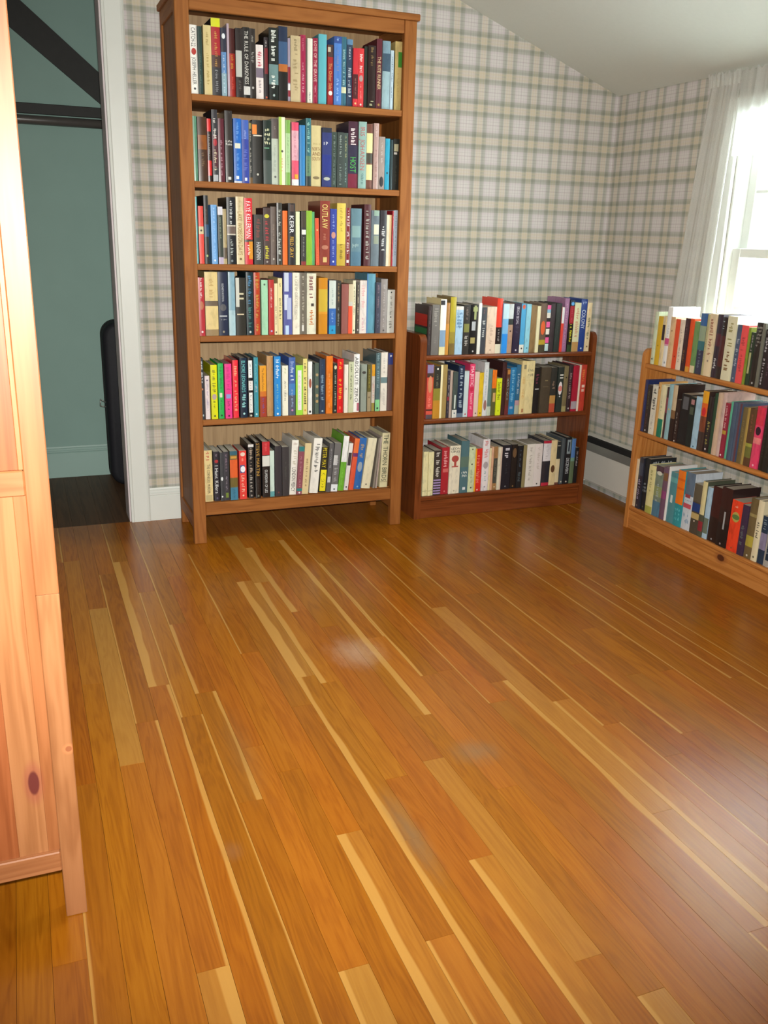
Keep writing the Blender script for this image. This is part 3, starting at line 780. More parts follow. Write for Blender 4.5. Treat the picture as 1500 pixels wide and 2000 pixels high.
# ------------------------------------------------------------------ books
DATA = r"""
@T1
521 247 2155 0 f0efe8|t .04 .31 26262a CATCH-22|o .33 .43 b03028|t .46 .86 26262a JOSEPH HELLER|d .92 444444
776 149 2123 0 1e3a34|l .4 .9 4c6c60
971 272 2184 0 d8c48c|l .1 .35 a08a50|l .4 .85 a8904c
1251 315 2430 0 2e2c30|b 0 .11 d6d820|b .11 .47 a8242a|b .47 .63 4a3028|l .16 .62 c89848|l .66 .95 8c8c90
1580 179 2155 0 5a86b8|b 0 .35 26283a|b .66 1 8aa8b4|o .08 .16 e0e4e8|l .4 .95 c0d0e0
1786 77 2303 0 b9a6b4
1869 208 2172 0 a82a20|b 0 .36 4a1c1c|L .38 .62 c08020|l .7 .9 d05040
2085 270 2196 0 2c2626|s .0 .8 .32 .7 b8b8b0|l .75 .9 5c5450
2364 230 2258 0 1e1c1c|t .05 .8 d8d4cc THE RULE OF DARKNESS|b .83 .95 d8d4d0
2594 212 2243 0 322c2a|l .1 .2 98948c|L .33 .52 8c8884|d .84 b0aca8
2814 266 1750 0 e8dcd8|L .12 .4 c03050|b .42 .6 7a6c7c|l .65 .88 8c7c84
3104 157 2007 0 2a2024|s .1 .9 .17 .58 7a1c24|l .05 .15 c8c0c0|d .96 c05030
3275 339 2328 0 1c2422|b .5 .78 6e8c8c|L .03 .46 e0e4dc|L .65 .84 e0e4dc|d .93 a0b0ac
3625 327 2399 0 1e1e1c|b 0 .2 22304a|b .2 .5 3c5a80|b .5 .6 b86a30
3966 93 2060 0 9c8ea0|b .45 .7 8c2030|b .72 .82 e0dcdc|b .82 .92 8c2030
4068 365 2152 0 c4b088|l .05 .3 8a7a58|L .35 .85 a08c64
4433 205 2209 0 a02048|l .05 .25 c86880|l .4 .85 d898a8
4691 190 2120 0 e8e4d4|l .82 .97 4c5474
4903 178 2152 0 9a1e40|t .05 .66 e8c8c0 LOVE OF THE GRAVE|l .72 .9 d890a0
5118 308 2305 0 5fb0bc
5464 216 1991 0 9c2020|b 0 .2 4a3430|s 0 .5 .04 .12 c8b8a0|t .3 .74 d8a860 The Other Side|o .76 .84 e8e0dc
5696 287 2283 0 4a7cc8|b 0 .1 2c4c94|l .02 .08 98b8e0|l .2 .5 7884a8|l .6 .95 a0c4f0
5999 183 2294 0 2c6478|L .18 .7 9cc0bc|b .72 .81 d8d8b0
6202 223 2238 0 30425c|b 0 .08 5a84a8|l .12 .3 c0c8d0|L .42 .86 c0c8d0
6435 191 1963 0 cc2834|b .44 .86 4a1418|l .5 .8 98605c|d .94 e0c080
6650 222 1984 0 d03438|L .1 .42 f0dcd8|o .45 .56 a89490|l .6 .86 e88c88|d .95 f0dcd8
6887 124 2066 0 1c241c
7021 302 2112 0 2a1a1a|l .03 .32 8c7448|L .83 .97 a8a884
7354 219 2359 0 5c1828|t .25 .72 e0c898 THE KITE RUNNER|d .94 a08040
7589 300 2307 0 98b4bc|b 0 .18 7a98a8|b .18 .44 3c5468
7911 120 2015 0 b8ccd8|l .1 .8 6c7c8c
8038 45 1971 0 2c3028
8089 277 2339 0 c8b070|s .45 1 .15 .37 3a8428|l .45 .8 b89c5c
@T2
517 138 2133 0 5a8c70
677 320 2126 0 4a3020|b .28 .5 8c5020|l .55 .8 6c5030
1019 140 2082 0 e03030|b .2 .66 3a2a28|l .25 .6 b0a8a0|b .9 1 3a2a28
1179 208 2386 0 2c2a30|b .35 .8 4c1c28|L .12 .4 e0d8d0|o .4 .5 a8202c|L .55 .84 d8c8a8|s .1 .9 .9 .99 a8a8ac
1396 217 2110 0 5c2430|l .3 .9 a87888
1645 272 2384 0 35302e|h .4 .48 e0dcd4 Life/Ruins|s .3 .7 .92 .96 d0d0cc
1946 288 2148 0 2468c0|l .06 .35 6ca0e0|s .15 .85 .38 .46 d8d8c8|l .5 .8 5c94d8|s .25 .6 .89 .94 e0e4e8|b .97 1 d8d8e0
2242 254 2118 0 2a3c98|b 0 .3 3c5cb0|l .15 .3 8c9cd8|L .45 .85 5c6cc0|s .35 .7 .91 .96 d8dcec
2504 131 2094 0 1c1c18|s .1 .8 .03 .12 8c7a30|l .15 .85 a09c90|b .9 1 6a4c24
2640 371 2148 0 201e1a|s 0 .45 .07 .22 e8801c|s .1 .95 .23 .25 d0c8b8|d .85 c0bcb0
3026 309 2158 0 22302a|H .12 .38 d8d8b0|s .1 .7 .42 .44 5c9070|b .62 1 4a5450
3350 254 2240 0 b8c0b0|b 0 .3 5a4e4a|l .12 .16 b0a8a0|l .4 .8 98a094|d .88 5c5c5c
3619 233 2307 0 e0e4c0|s 0 .4 0 1 a8cc40|d .5 4c4c44|l .6 .8 d0a070
3875 178 2222 0 78a848|b .2 .8 a8c890|l .25 .75 88a878
4099 264 2164 0 e0a8b4|b 0 .13 e04868|b .6 .9 e0506c|l .2 .55 c88090|s .4 .9 .82 .89 d8a020|b .9 1 e8e8e4
4397 215 2085 0 2a7cb8
4635 198 2328 0 2c6a70|L .06 .5 a0d0c8|b .55 .85 5c8060|l .6 .8 2c4c48|b .85 1 1c2c2c
4853 381 2107 0 d4c490|h .34 .58 80542c NORTH/AND/SOUTH|H .28 .32 b09c68|o .83 .88 7c6c4c
5263 369 2056 0 2a3470|b 0 .08 242838|H .2 .3 d0d0d4|b .45 .8 1c2c80|o .83 .89 b0b4a8
5641 200 1933 0 32423a|l .05 .45 8c9890|l .5 .95 708078
5856 254 1935 0 36403c|l .05 .45 98a49c|l .55 .95 809088
6119 172 1923 0 3a4a44|l .05 .45 a8a878|l .55 .9 88a0a0
6305 393 2342 0 38344a|b 0 .35 4a2c3c|L .1 .38 e8d8d8|t .53 .76 48b048 HOST|b .78 1 7c2c40
6707 310 2352 0 90b0a8|t .08 .72 b05c5c IRIS JOHANSEN|l .76 .94 5c7c7c
7033 245 2294 0 6c3c2c|b .14 .44 dcd498|b .45 .6 403c30|b .62 .86 dcd498
7309 201 2336 0 b89890|l .05 .2 e0d0cc|l .4 .9 987470
7525 247 1880 0 9c8c84|l .1 .5 c4b8b0|o .75 .95 2c2c30
7788 187 1828 0 1c98b8|d .67 1c2c38
7991 110 1798 0 1c3438
8116 250 1836 0 181a14|s .1 .8 .1 .24 a8a080|s .1 .6 .26 .3 c0b8b0|l .5 .9 3c3c30
@T3
492 81 2317 0 4c9898
613 176 2005 0 d84438|b .35 .48 c8b890|d .42 3c342c
815 163 2374 0 141414|l .2 .38 6c4838|b .42 .6 1c4468|d .88 a0b070
1060 219 2060 0 6ca4dc|l .05 .3 a8c8ec|l .35 .9 8cb8e8|d .94 d0e0f4
1299 181 2003 0 2c342c|b 0 .14 d0ccd4|l .18 .55 7c8c74|b .88 1 b8a8c0
1490 138 1932 0 a89468|b .7 .9 5a4a38
1645 316 2340 0 1e2024|l .05 .4 d0d4d4|b .41 .43 c8c0b0|b .43 .54 6c5c54|b .54 .56 c8c0b0|l .6 .86 b0b8b4|d .95 788084
1983 293 2378 0 d8c498|t .22 .86 8c6c30 LAKE WOBEGON DAYS|l .05 .16 a89058|d .92 6c5424
2296 298 2339 0 d42c34|t .05 .6 f0ecec FAYE KELLERMAN|b .62 .66 4c4440|s .5 1 .65 .92 d08818|l .7 .86 f0dcd0
2642 340 1777 0 3a3834|L .08 .52 7a4038|t .55 .9 d8d8d8 HANGMAN
2996 271 2024 0 483430|o .11 .18 c8c030|L .22 .58 b03038|L .65 .9 c8c030|d .95 a09890
3281 215 2073 0 6a5c54|l .3 .6 8c7c70|d .9 b0a8a0
3511 202 2212 0 3c3a34|L .1 .38 b0b0a4|L .47 .83 c8ccc4|d .92 98a0a0
3742 188 1943 0 f06c1c
3951 271 2216 0 1c1418|s .2 .8 .02 .13 4c3830|t .2 .48 ececec KERR|t .54 .88 d8a838 FIELD GRAY
4242 155 1932 0 dce4b8
4452 191 1953 0 2c2a28|b 0 .3 3c3424|s .1 .95 .34 .43 dcdcd4|l .48 .85 8c8c84|b .93 1 8c2c2c
4651 228 1974 -1 84b028
4888 109 1939 -5 4c9c5c
5042 149 1716 -15 d84c20|d .25 e0b070|l .6 .95 f08050
5206 390 2344 0 8c3c30|t .05 .42 e0d078 OUTLAW|l .5 .62 b07058|o .68 .75 b07058|s .3 .7 .87 .95 d0b070
5610 256 2073 0 2a3c94|l .1 .35 98a8d8|o .4 .52 c08878|l .55 .85 8c9cd0|d .93 c0c8e0
5882 349 2287 0 d8c058|l .08 .45 a89038|b .65 1 c0a440|l .65 .9 705c20
6247 183 2135 0 7c2428|L .05 .86 d8c8c8|s .2 .7 .9 .95 e0dcdc
6445 431 2118 0 5c7c88|s .1 .9 .3 .5 7c9c9c|H .58 .7 98b0b0|b .75 1 4c7084
6999 280 2285 0 4c1820|L .1 .9 a8a49c
7295 344 2077 0 6c7880|s .3 .9 0 .1 88a090|s .3 .9 .25 .43 d8d4b8|s .3 .9 .45 .6 8c9480
7655 267 2088 0 28222a|L .28 .72 d0d0d0
7938 206 1930 0 e8dcc0|s .55 1 0 1 d8b484
8150 63 2087 0 b02030
8223 143 2105 0 b0c0d0|l .1 .8 7884a0
@T4
500 223 2118 0 b03038|l .0 .35 e8d8d8|o .4 .55 b06848|d .93 e8d8d8
751 479 2321 0 dcc488|l .1 .4 b89858|b .45 .53 6c5c4c|b .9 1 98805c
1243 355 2321 0 242c44|t .18 .46 c8ccd0 ELIZABETH KOSTOVA|o .5 .61 4c4c50|s .1 .9 .68 .7 a8acb0|H .73 .76 9ca0a4|d .94 8c8470
1627 249 2321 0 84a8b8|b .6 1 a8c4cc
1899 374 2116 0 2e2c26|s 0 .35 .0 .5 c4c4b8|s .3 .8 .26 .29 c8c0a0|s .3 .8 .34 .37 c8c0a0|s .1 .8 .62 .64 c8b898
2308 270 2321 0 142c34|L .05 .5 4078a0|L .55 .88 3c7470|d .95 c0c8c8
2607 234 2311 0 b84020|L .05 .95 b88c34
2885 250 2040 0 9ccca8|d .08 4c5c50
3164 207 2055 0 b02420|l .15 .5 e8c4c0|d .93 a8a0c8
3391 127 1919 0 e0d0a0|l .4 .8 5c5440|d .95 3c3830
3533 172 2113 0 dccc90|l .08 .15 6c6444|L .35 .72 4c4830
3742 344 2321 0 5c60a0|s .1 .6 .0 .3 c0c8dc|s .1 .55 .35 .6 c8d0e0|s .4 .9 .4 .75 a8b0d0|s .2 .6 .85 1 b8d0ec
4107 281 2321 0 e8e0cc|t .05 .56 908878 A CASE OF CURIOSITIES|t .6 .76 a09888 KURZWEIL|d .88 d0c8b8
4414 258 2321 0 6c6458|l .05 .9 a8a090|s .3 .6 .85 .95 d8d4cc
4693 376 2304 0 e0dcc4|L .05 .46 7c3c40|s .45 .75 .49 .54 3c302c|L .58 .92 c07030
5152 364 2139 0 c8841c|b .2 .6 c8a838|b .6 .64 d8942c
5578 280 2043 0 2c60a8|b 0 .52 c4ccc4|l .15 .45 8c9c98|l .58 .78 88a8d0|b .84 1 2090c0|d .93 1c4878
5888 203 2031 0 2e2a22|l .05 .4 a08058|l .5 .85 8c8c84
6101 274 1904 0 8c5048
6389 173 1906 0 e0502c|b 0 .35 c4b494|b .35 .44 c0bcb0
6563 126 2049 0 ded6b4|l .1 .65 5c5844|d .94 4c4838
6722 127 1964 0 4c443c|l .05 .8 c8b898|d .93 c0b8b0
6865 288 2052 0 dcd0c8|L .05 .55 d8a0a0|l .7 .95 c890a0
7167 353 2312 0 5890a4|s 0 .12 0 1 4878b0
7537 210 1983 0 3c3c4c|l .05 .5 8c7880|l .6 .9 6c7080
7763 277 2115 0 8c8480|l .1 .9 a8a09c|d .95 4c4844
8056 310 1696 0 d0d0c8|d .06 2c3c3c|l .15 .58 888880|d .63 2c2c2c|L .7 .9 8c8c84
@T5
492 109 2343 0 30363c|L .05 .4 e0e4e4|d .5 c08060|d .93 a0b0b0
642 179 1675 0 dccfd0|d .1 6c5c74|l .18 .8 9c90b0
862 248 2089 0 d8d818|L .06 .5 5c5c14|o .53 .64 b09898|l .66 .82 4c4c18|d .94 4c4c18
1152 209 2136 0 1cac4c|L .06 .48 14702c|s .2 .7 .53 .61 d0d8b8|l .66 .85 14602c|d .94 0c3c1c
1402 265 2115 0 e83c8c|L .06 .48 c02870|s .15 .85 .55 .63 8c90c8|l .68 .85 7c1c4c|d .95 4c1430
1723 217 2243 0 ec3440|L .08 .88 e8a078
1990 283 2331 0 16283c|t .05 .57 70c8c8 ELMORE LEONARD'S|L .6 .83 88c8c8|d .93 a8d8d8
2315 199 2311 0 1c181c|s .1 .85 .04 .33 e8ecec|l .08 .3 2c2c2c|s .1 .95 .38 .54 e0dcd8|l .4 .52 6c3c3c|s .15 .85 .58 .92 e8e8e4|l .62 .9 2c2c2c|d .97 c8c8b8
2542 171 2333 0 3890a0|l .1 .4 80c0c8|L .45 .6 a0b0b8|d .95 b0d8dc
2771 258 2009 0 e0981c|b .5 .6 c86c1c|b .6 1 9c3420|t .05 .48 5c3410 The Probable Future|l .63 .93 70508c
3067 251 2374 0 b88c58
3347 261 2354 0 2888d0|L .05 .4 d8e8f0|l .45 .88 88b8b0|d .96 e0ecf4
3676 239 1984 0 e8e4d0|l .04 .16 a0b068|l .3 .7 7c7870
3945 265 2298 0 3c5ca0|b .45 .65 3c78b8|b .65 1 505468|L .07 .43 c8d4e8|l .55 .85 98b0d0|d .91 c088b0
4231 281 1982 0 98d43c|s .25 .8 .1 .9 e8dce0|l .2 .8 d0c4c0
4533 173 2228 0 dccc78|L .08 .82 3c3820|d .92 c89038
4750 170 2110 0 ecece8|o .32 .5 98503c|s .2 .7 .93 .97 2c2c2c
4939 80 1993 0 303c34
5028 171 2046 0 4c5c50|o .2 .26 a89068|o .43 .49 a89068|o .6 .67 a89068|o .72 .78 b09060
5215 241 2196 0 2c3c54|L .28 .75 88a4b8|l .1 .2 506480|d .95 a0b0b8
5486 273 2316 0 e07820|l .3 .9 e89850
5805 168 2011 0 1e241c|o .04 .12 c8c8a8|l .2 .85 a0a898|d .95 8c9084
5973 260 2177 0 d81c20|L .05 .19 f0a828|L .35 .75 f0a828|l .88 .94 f08050
6255 163 1956 0 e8dccc|d .5 b09c8c
6434 217 2065 0 c0c4a0|l .05 .75 4c4c38
6674 239 2360 0 f0eee8|t .05 .82 26262a ABSOLUTE ZERO|s .6 1 .84 .98 b06070
6992 250 1935 0 8c9488|o .14 .2 3c3834
7273 157 1928 0 5c5420|b .58 1 9c8c6c|l .1 .5 a8983c|d .7 6c5c40
7462 142 1923 0 c8c0b4|b 0 .25 d8981c|l .4 .8 c86058|b .82 1 98883c
7619 196 2382 0 50686c|L .0 .6 88a0a4|b .8 1 88d090|d .95 2c3c34
7840 286 2405 0 e4dcd0|b .42 .52 6c8488|l .1 .38 b8b0a8|l .6 .9 c0b8b0
8158 208 2370 0 6a4e4a|b 0 .2 2c3c80|d .05 d8d8e0
@T6
512 322 2084 0 dcc890|L .0 .2 b85040|t .27 .84 3c302c THE CORNELIUS MURDER|s .1 .9 .87 .98 b8a878
877 226 2020 0 26222c|l .05 .1 8c7c8c|o .16 .23 a02428|t .28 .84 e4e4e4 I Hunt Killers|d .94 5c5470
1122 136 1978 0 3a3c40|o .5 .58 d8dcdc|d .91 e8ecec
1264 222 1995 0 34323a|l .05 .4 8c7484|l .5 .8 98909c|s .3 .8 .84 .94 6c8030
1515 301 2005 0 6c6438|b 0 .08 2c5c6c|s .1 .9 .1 .15 c89038|b .17 .54 d85c24|b .54 .72 6c5c28|b .74 1 3c7c98|l .78 .95 2c6078
1888 288 1996 0 dc3c34|o .03 .11 e0c8b8|l .15 .25 f09880|s .1 .75 .29 .45 3c5088|o .31 .44 e8ecf0|t .5 .84 f0d0b8 Life of Pi|d .92 f0c8a8
2268 227 2221 0 1c1a1a|b 0 .05 e0dcd8|L .07 .52 b8a490|L .57 .88 b8b0a4|d .95 908880
2538 219 2307 0 181412|t .02 .6 b88c38 STEVE MARTINI|l .65 .9 3c302c|d .96 6c7060
2831 309 2301 0 1e1c1c|b 0 .24 c03038|l .03 .2 e05858|b .25 .44 d8d8d0|t .5 .92 d4d8d8 GUARDIAN OF LIES
3140 178 1919 0 c8dcd0|b .88 1 5c9ca0
3346 282 2094 0 34343a|d .92 6c3838
3644 284 2046 0 383436|l .3 .7 484844
3949 279 2282 33 f0ede4|H .03 .09 c0b0a8|L .13 .45 b8b098|t .5 .94 2c2c2c LONDON MERCY
4235 227 2014 36 8c4c58|b 0 .1 2c7c7c|l .2 .85 b07c88|b .87 .93 2c7c7c|d .96 e8e4e8
4467 267 2134 41 dcc898|l .3 .85 98805c
4786 361 2310 52 f0ede4|L .1 .62 505050|l .25 .6 989890
5193 293 1924 43 2c2818|t .02 .45 e0c820 PETER MAY|s .1 .95 .5 .97 e8d81c|L .55 .9 4c4414
5511 185 2073 42 5a585a|l .1 .5 a8a8ac|s .1 .8 .68 .8 c8c8cc
5712 286 2060 50 6c6a6a|s 0 .6 .25 .45 c8c8c8|L .3 .8 a8a8a8|b .85 1 e8ecf0|d .95 4c5460
6038 241 2334 62 6cb030|b 0 .47 f0f0ec|l .6 .9 8cc858
6311 179 2016 63 e4e0dc|s .1 .9 .2 .47 3c3438|d .93 3c3450
6509 212 2203 69 dc5838|b 0 .28 ec7438|b .28 .35 6c2c68
6743 305 2201 68 2c68b0|L .12 .4 b0986c|o .46 .66 98a4b0|d .95 80b0d0
7080 391 2168 77 e4dcbc|d .92 807868
7598 84 2154 61 8c8478
7721 68 2221 51 b4a49c|l .3 .6 9c5c5c
7908 354 2363 21 dcd4ac|t .03 .88 2c3c30 THE THORN BIRDS|s .05 .95 .89 .9 a09878
@C1
10072 141 2019 0 3c3030|l .1 .8 5c5050|C
10231 355 2070 0 6c6864|L .05 .5 98948c|l .6 .8 807c78
10592 272 2293 0 d8d0a0|b 0 .55 e4e4dc|s 0 .7 .02 .1 2c2c30|b .55 .85 7c98b4
10870 152 2148 0 c88c3c|b 0 .4 a87840|l .05 .35 b88c58
11046 268 2384 0 7c6838|b 0 .6 b0a030|b .6 .8 988838
11327 344 2000 0 a4c4dc|b 0 .07 e0d8d0|H .11 .45 3c6c9c
11689 309 2066 0 2c2824|l .05 .3 807068|s .1 .9 .38 .55 7c7c3c|L .62 .86 b8b4ac
12010 354 2078 0 1a1a1a|s .3 .9 .05 .14 98a068|s .45 .75 .02 .3 98a068|s .2 .7 .34 .52 b0b4b8|s .1 .7 .66 .78 a89c60|d .94 c0c0c0
12377 147 2131 0 ecece4
12542 251 1955 0 3c4048|L .28 .64 d0d4d0|l .05 .15 7c5450
12809 448 1981 0 e4ccb4|l .4 .8 c8a890|d .92 b09078
13277 277 2317 0 e4402c|b .52 .83 201c1c|l .56 .8 a8a0a0|b .83 1 e0dcc4
13563 275 2100 0 78b8e8|b 0 .3 c4e4f0|b .6 1 2c90e8
13851 241 2099 0 b09078|b 0 .3 d0d8d8|b .3 .42 2c3430|d .55 4c3830
14108 352 2126 0 28223c|t .07 .42 d0ccd8 ERICH SEGAL|L .45 .6 3c3450|d .94 d0d0d8
14474 228 2084 0 4ca4d4|o .01 .1 d06040|b .83 1 e4e4d8|d .91 2c2c2c
14714 232 2083 0 90d0e4|d .9 4c8098
14962 276 2028 0 8c7048
15244 161 1999 0 e4dcb4
15422 331 2109 0 6c5848|o .35 .64 d8602c|b .74 .84 b8a030|b .84 1 484434
15760 180 2039 0 2c2428|b 0 .09 e05c98|b .09 .16 80b0c8|b .16 .27 e8e4d8|b .35 .47 e05c98|b .5 .62 e8e4d8|b .68 .8 e05c98|b .82 .97 c0e0e0
15946 254 2102 0 3a3034
16207 268 2112 0 2c3430|l .3 .7 3c4440
16489 128 1953 0 d84030|b 0 .36 e0e0e0
16630 237 2328 0 9c7094|l .1 .9 b890a8
16894 231 2244 0 201c18|b 0 .1 243048|o .03 .1 58a0d8|b .11 .45 a02030|l .14 .42 c05060|L .46 .84 d0d028|b .86 1 2c4428
17139 328 2132 0 d8d8b0|L .1 .7 c08868|b .8 1 b89058
17473 323 2285 0 1c3c84|H .02 .1 98a8d0|t .2 .56 d0d8e4 COLONY|d .94 c0d0e0
17807 249 2130 0 dcc8a0|l .1 .25 d8a058|L .3 .75 5c6440|d .9 6c4c30
@C2
10120 297 2313 0 d85848|b 0 .15 8c80a8|b .15 .23 4c3834|o .2 .52 d08c64|L .58 .8 f09080|b .82 .85 4c2c28|b .92 1 5c5058
10426 326 2249 0 c08828|b 0 .42 2c2c24|b .42 .65 8c8430|d .05 e8e4d8|l .15 .4 6c6c58
10761 322 2295 0 a08850|s 0 .3 0 1 ece4b8
11099 121 2040 0 34303c|l .1 .55 d0c8c8|s .1 .8 .55 .63 98283c|l .65 .9 807880
11226 122 2036 0 b8a498
11354 225 1975 0 44504c|s .35 .65 .5 .8 d0dcd4|b .83 1 e4e4dc|d .9 4c6478
11598 302 2244 0 20304c|L .05 .82 a8b8c4|b .92 1 6c7c90
11913 221 2000 0 c4d4d8|d .94 b84050
12150 254 2299 0 e0406c|t .05 .42 f4dce0 MAJESTIC|o .43 .52 c82848|L .55 .86 f0a8b8
12420 220 1957 0 e0c4b8|d .93 6c5c58
12649 205 1908 0 e0bc24|d .93 5c4c20
12867 222 2350 0 dce0e0|l .1 .6 a8b4c0|o .7 .9 987068
13095 187 2036 0 64807c|b .8 1 c0ccb8
13299 214 2001 0 5c5c34|b 0 .4 ec7818|s .3 .9 .5 .7 c8a068
13519 251 1640 0 d4e020|t .1 .58 3c4410 Sucker Bet|d .88 8c9420
13780 203 2327 0 3c1c1c|l .1 .5 5c3434
13993 190 2038 0 5c3424|s .2 .9 .02 .12 b07838|s .3 .7 .2 .68 303430|L .2 .68 c8ccc4|b .8 1 6c2c2c
14193 303 2088 0 2478ac|L .05 .75 80b4d0|s .2 .7 .83 .88 88a0c8
14506 222 2194 0 2c6488|L .15 .6 a8b4c0|b .72 .82 b09098|b .82 1 a8b0a0
14738 246 2358 0 dcc890|s .4 .9 .07 .15 8c8468|L .3 .72 d0a868|s .4 .8 .9 .97 b07850
14994 425 2349 0 dccc98|H .13 .3 8c8468|b .355 .36 c0ac78
15440 283 2052 0 1c1818|L .15 .36 7c3048|s .2 .9 .46 .48 d8d4d0
15770 503 2054 0 4a4032|s .4 .7 .28 .3 8c7c58|s .2 .8 .42 .43 7c6c50
16287 301 2028 0 30302c|L .3 .48 8c7460|b .62 .8 b88c4c|b .8 1 b85038
16663 300 2032 0 2c3430|s .3 .9 .16 .19 d8d8d0|s .3 .9 .22 .25 d0d0c8|o .32 .62 e4dcdc|o .41 .54 d88078|d .65 c8c8c8
16974 229 2082 0 7c7050|d .25 2c2820|b .88 1 a09868
17216 195 2120 0 38282c|L .17 .72 a89090|d .93 b0a8a8
17459 304 2082 0 a82038|b .78 .95 a89ca4
17774 91 2106 0 e0d0c0
17872 313 2100 0 c04030|L .1 .36 d8803c|s .3 .8 .43 .49 e0c8b8|s .3 .75 .52 .58 d8b0a0
@C3
10093 122 2003 0 e0d8a8|b .88 .9 c0b888
10221 119 1995 0 e0d8a8|b .88 .9 c0b888
10346 120 1987 0 e0d8a8|b .88 .9 c0b888
10472 132 1978 0 e0d8a8|b .88 .9 c0b888
10620 355 2020 0 3c3430|L .04 .6 d0ccc4|b .65 .68 a890c0|b .71 .74 a890c0|b .77 .8 a890c0|b .83 .86 a890c0|b .89 .92 a890c0|b .95 .98 a890c0
11001 357 2127 0 a82430|L .05 .42 e0a0a0|s .2 .9 .45 .53 c86460|d .94 d07070
11371 518 2186 0 e4dcc4|h .03 .15 2c2c30 LEON/URIS|o .2 .34 a84840|s .4 .62 .3 .44 a84840|s .2 .8 .42 .445 b05850|d .94 b0a890
11904 396 2377 0 4c7078|b .3 .5 5c7468|H .57 .7 dce0d8|s .35 .7 .89 .94 d8dce0
12310 317 2076 0 ccd8b0|d .05 6c6c54|d .38 4c4c40|l .5 .8 98a488|d .9 4c4c40
12633 342 1981 0 d42c24|s 0 .2 0 1 e0a020|L .15 .85 e88070|d .96 f0d0c0
13001 344 2387 0 e4dee0|L .03 .4 d08080|o .43 .57 a8a0a4|l .6 .84 88a8a8|d .92 a09ca8
13358 103 1958 0 e4d4a8
13471 106 2010 0 d8a888
13591 187 2015 0 9c7448|b .27 .85 484840|l .3 .7 7c7c6c|d .93 c8b898
13784 194 1988 0 dcd4bc|s .6 1 0 1 d0b8a8
14009 455 2053 0 1c1a24|L .06 .3 c8c4cc|l .4 .7 34343c|d .94 787c80
14480 295 2059 0 201814|o .08 .3 6c5034|d .95 8c6c40
14786 276 1981 0 1a1a1c|l .1 .5 4c5868|L .6 .85 505c60
15075 175 1996 0 8c8058
15264 427 2023 0 ded8d0|l .08 .85 b0a8a0
15697 402 2012 0 ded4d0|l .08 .6 c0b4ac|d .94 3c4440
16110 412 2139 0 2c2c34|b 0 .06 c02c44|b .06 .45 dcd8dc|l .1 .4 b8b4b8|b .93 1 b82c40
16533 316 2132 0 e0cc9c|o .55 .72 5c3c24
16860 205 2040 0 d8c8a0|b 0 .4 2c3030|s .1 .9 .08 .1 a8a498|b .95 1 6c4438
17128 184 2178 0 4c5458|d .95 c0b8a8
17323 292 2224 0 1e2024|s .2 .9 .05 .35 808c90|s .4 .7 .1 .3 2c3440|t .44 .78 c8ccd0 DECEIVERS|d .95 c8c0b0
17630 218 2147 0 5c6c50|b 0 .42 5078b0|b .42 .5 6c9080
17895 187 1699 0 1c1a1c|L .1 .52 a0989c
@D1
3456 221 2096 0 ccd8b8|d .9 2c3430
3687 278 1947 0 d0a828|d .6 98781c
3979 187 1969 0 e0cca0|s .1 .95 .17 .48 2c2028
4201 308 2357 0 e8e8e4|b .52 .62 c84c80|l .3 .5 b8bcc4|b .62 .65 d8a0b8|d .93 98a0a8
4519 260 2002 0 d8b488|d .27 8c6c48|l .5 .8 c09c70
4799 279 1944 0 d84c28|d .75 8c3018
5098 269 1941 0 e0d0bc|l .2 .85 a8948c
5387 230 2029 0 3c2428|l .1 .4 6c5058|l .6 .85 98703c
5626 230 2031 0 dc5020|b .9 1 d89838
5869 265 1953 0 6c9058|b .86 1 d8c8a0
6150 351 2279 0 30344c|b 0 .2 2c5c94|b .2 .45 8c9c80|b .45 .6 2c6870|l .6 .9 6c7484
6515 159 2283 0 b4ac80|l .2 .8 98906c
6681 356 2316 0 dcc8a4|L .08 .66 98604c|d .75 8c7c70
7061 273 2327 0 2c2030|b .3 .5 4c1c2c|L .67 .86 c8c8c8
7351 251 2254 0 241818|L .05 .2 a0acb0|b .3 .8 4c1c1c
7625 481 2320 0 d8d4b4|L .08 .5 98905c|L .52 .86 80603c
8126 244 2057 0 4c5870|L .24 .72 a8b0bc|d .93 8c94a0
8392 312 2068 0 e05050|L .2 .8 a83c40
8722 103 2015 0 7c8c30
8831 194 1860 0 2c3c2c|s .2 .7 .38 .78 a8a878|l .05 .35 a89ca0
9036 324 2228 0 1c1814|H .05 .38 98948c|d .95 a0a0a0
9371 126 2233 0 6c6c60
9505 216 2028 0 2a2224|L .03 .95 a8a4a8
9731 256 2275 0 2c1c24|l .1 .8 5c4450
10003 262 2266 0 3c4454|l .1 .6 9098a4
@D2
3356 204 2173 0 24305c|l .2 .6 3c4c80
3578 264 1998 0 342c28|l .1 .5 5c6048|l .6 .9 6c3c40|d .95 d0c8c8
3878 360 2055 0 d8d4c4|L .02 .5 3c3c3c|l .6 .9 a8a49c
4246 156 2209 0 c89c60|d .1 6c4834
4423 309 2139 0 dcd4ac|b .65 1 14785c|l .3 .5 98a078
4743 142 2090 0 3c2028|b .2 .5 7c3c48
4899 254 2234 0 90b8c0|d .45 d8c060|C
5167 265 2257 0 2c1c18|b 0 .45 c4b090|b .45 .6 7c5c3c
5445 214 1712 0 30201c|l .3 .9 988c84|d .97 d8d0c8
5673 545 1997 0 1c1a1c|s .2 .8 .05 .3 58585c
6231 315 1967 0 1a2220|s .2 .8 .05 .15 a87878|s .1 .8 .2 .35 485040
6551 310 2032 0 a0c0d4|d .96 2c5c74
6877 327 2306 0 3c2c28|b 0 .2 e0a020|b .2 .42 d86020|b .42 .68 7c4028|o .27 .42 c82830
7223 252 2145 0 241c20|L .43 .86 a89c50|d .94 d8d0d4
7482 175 2311 0 284430
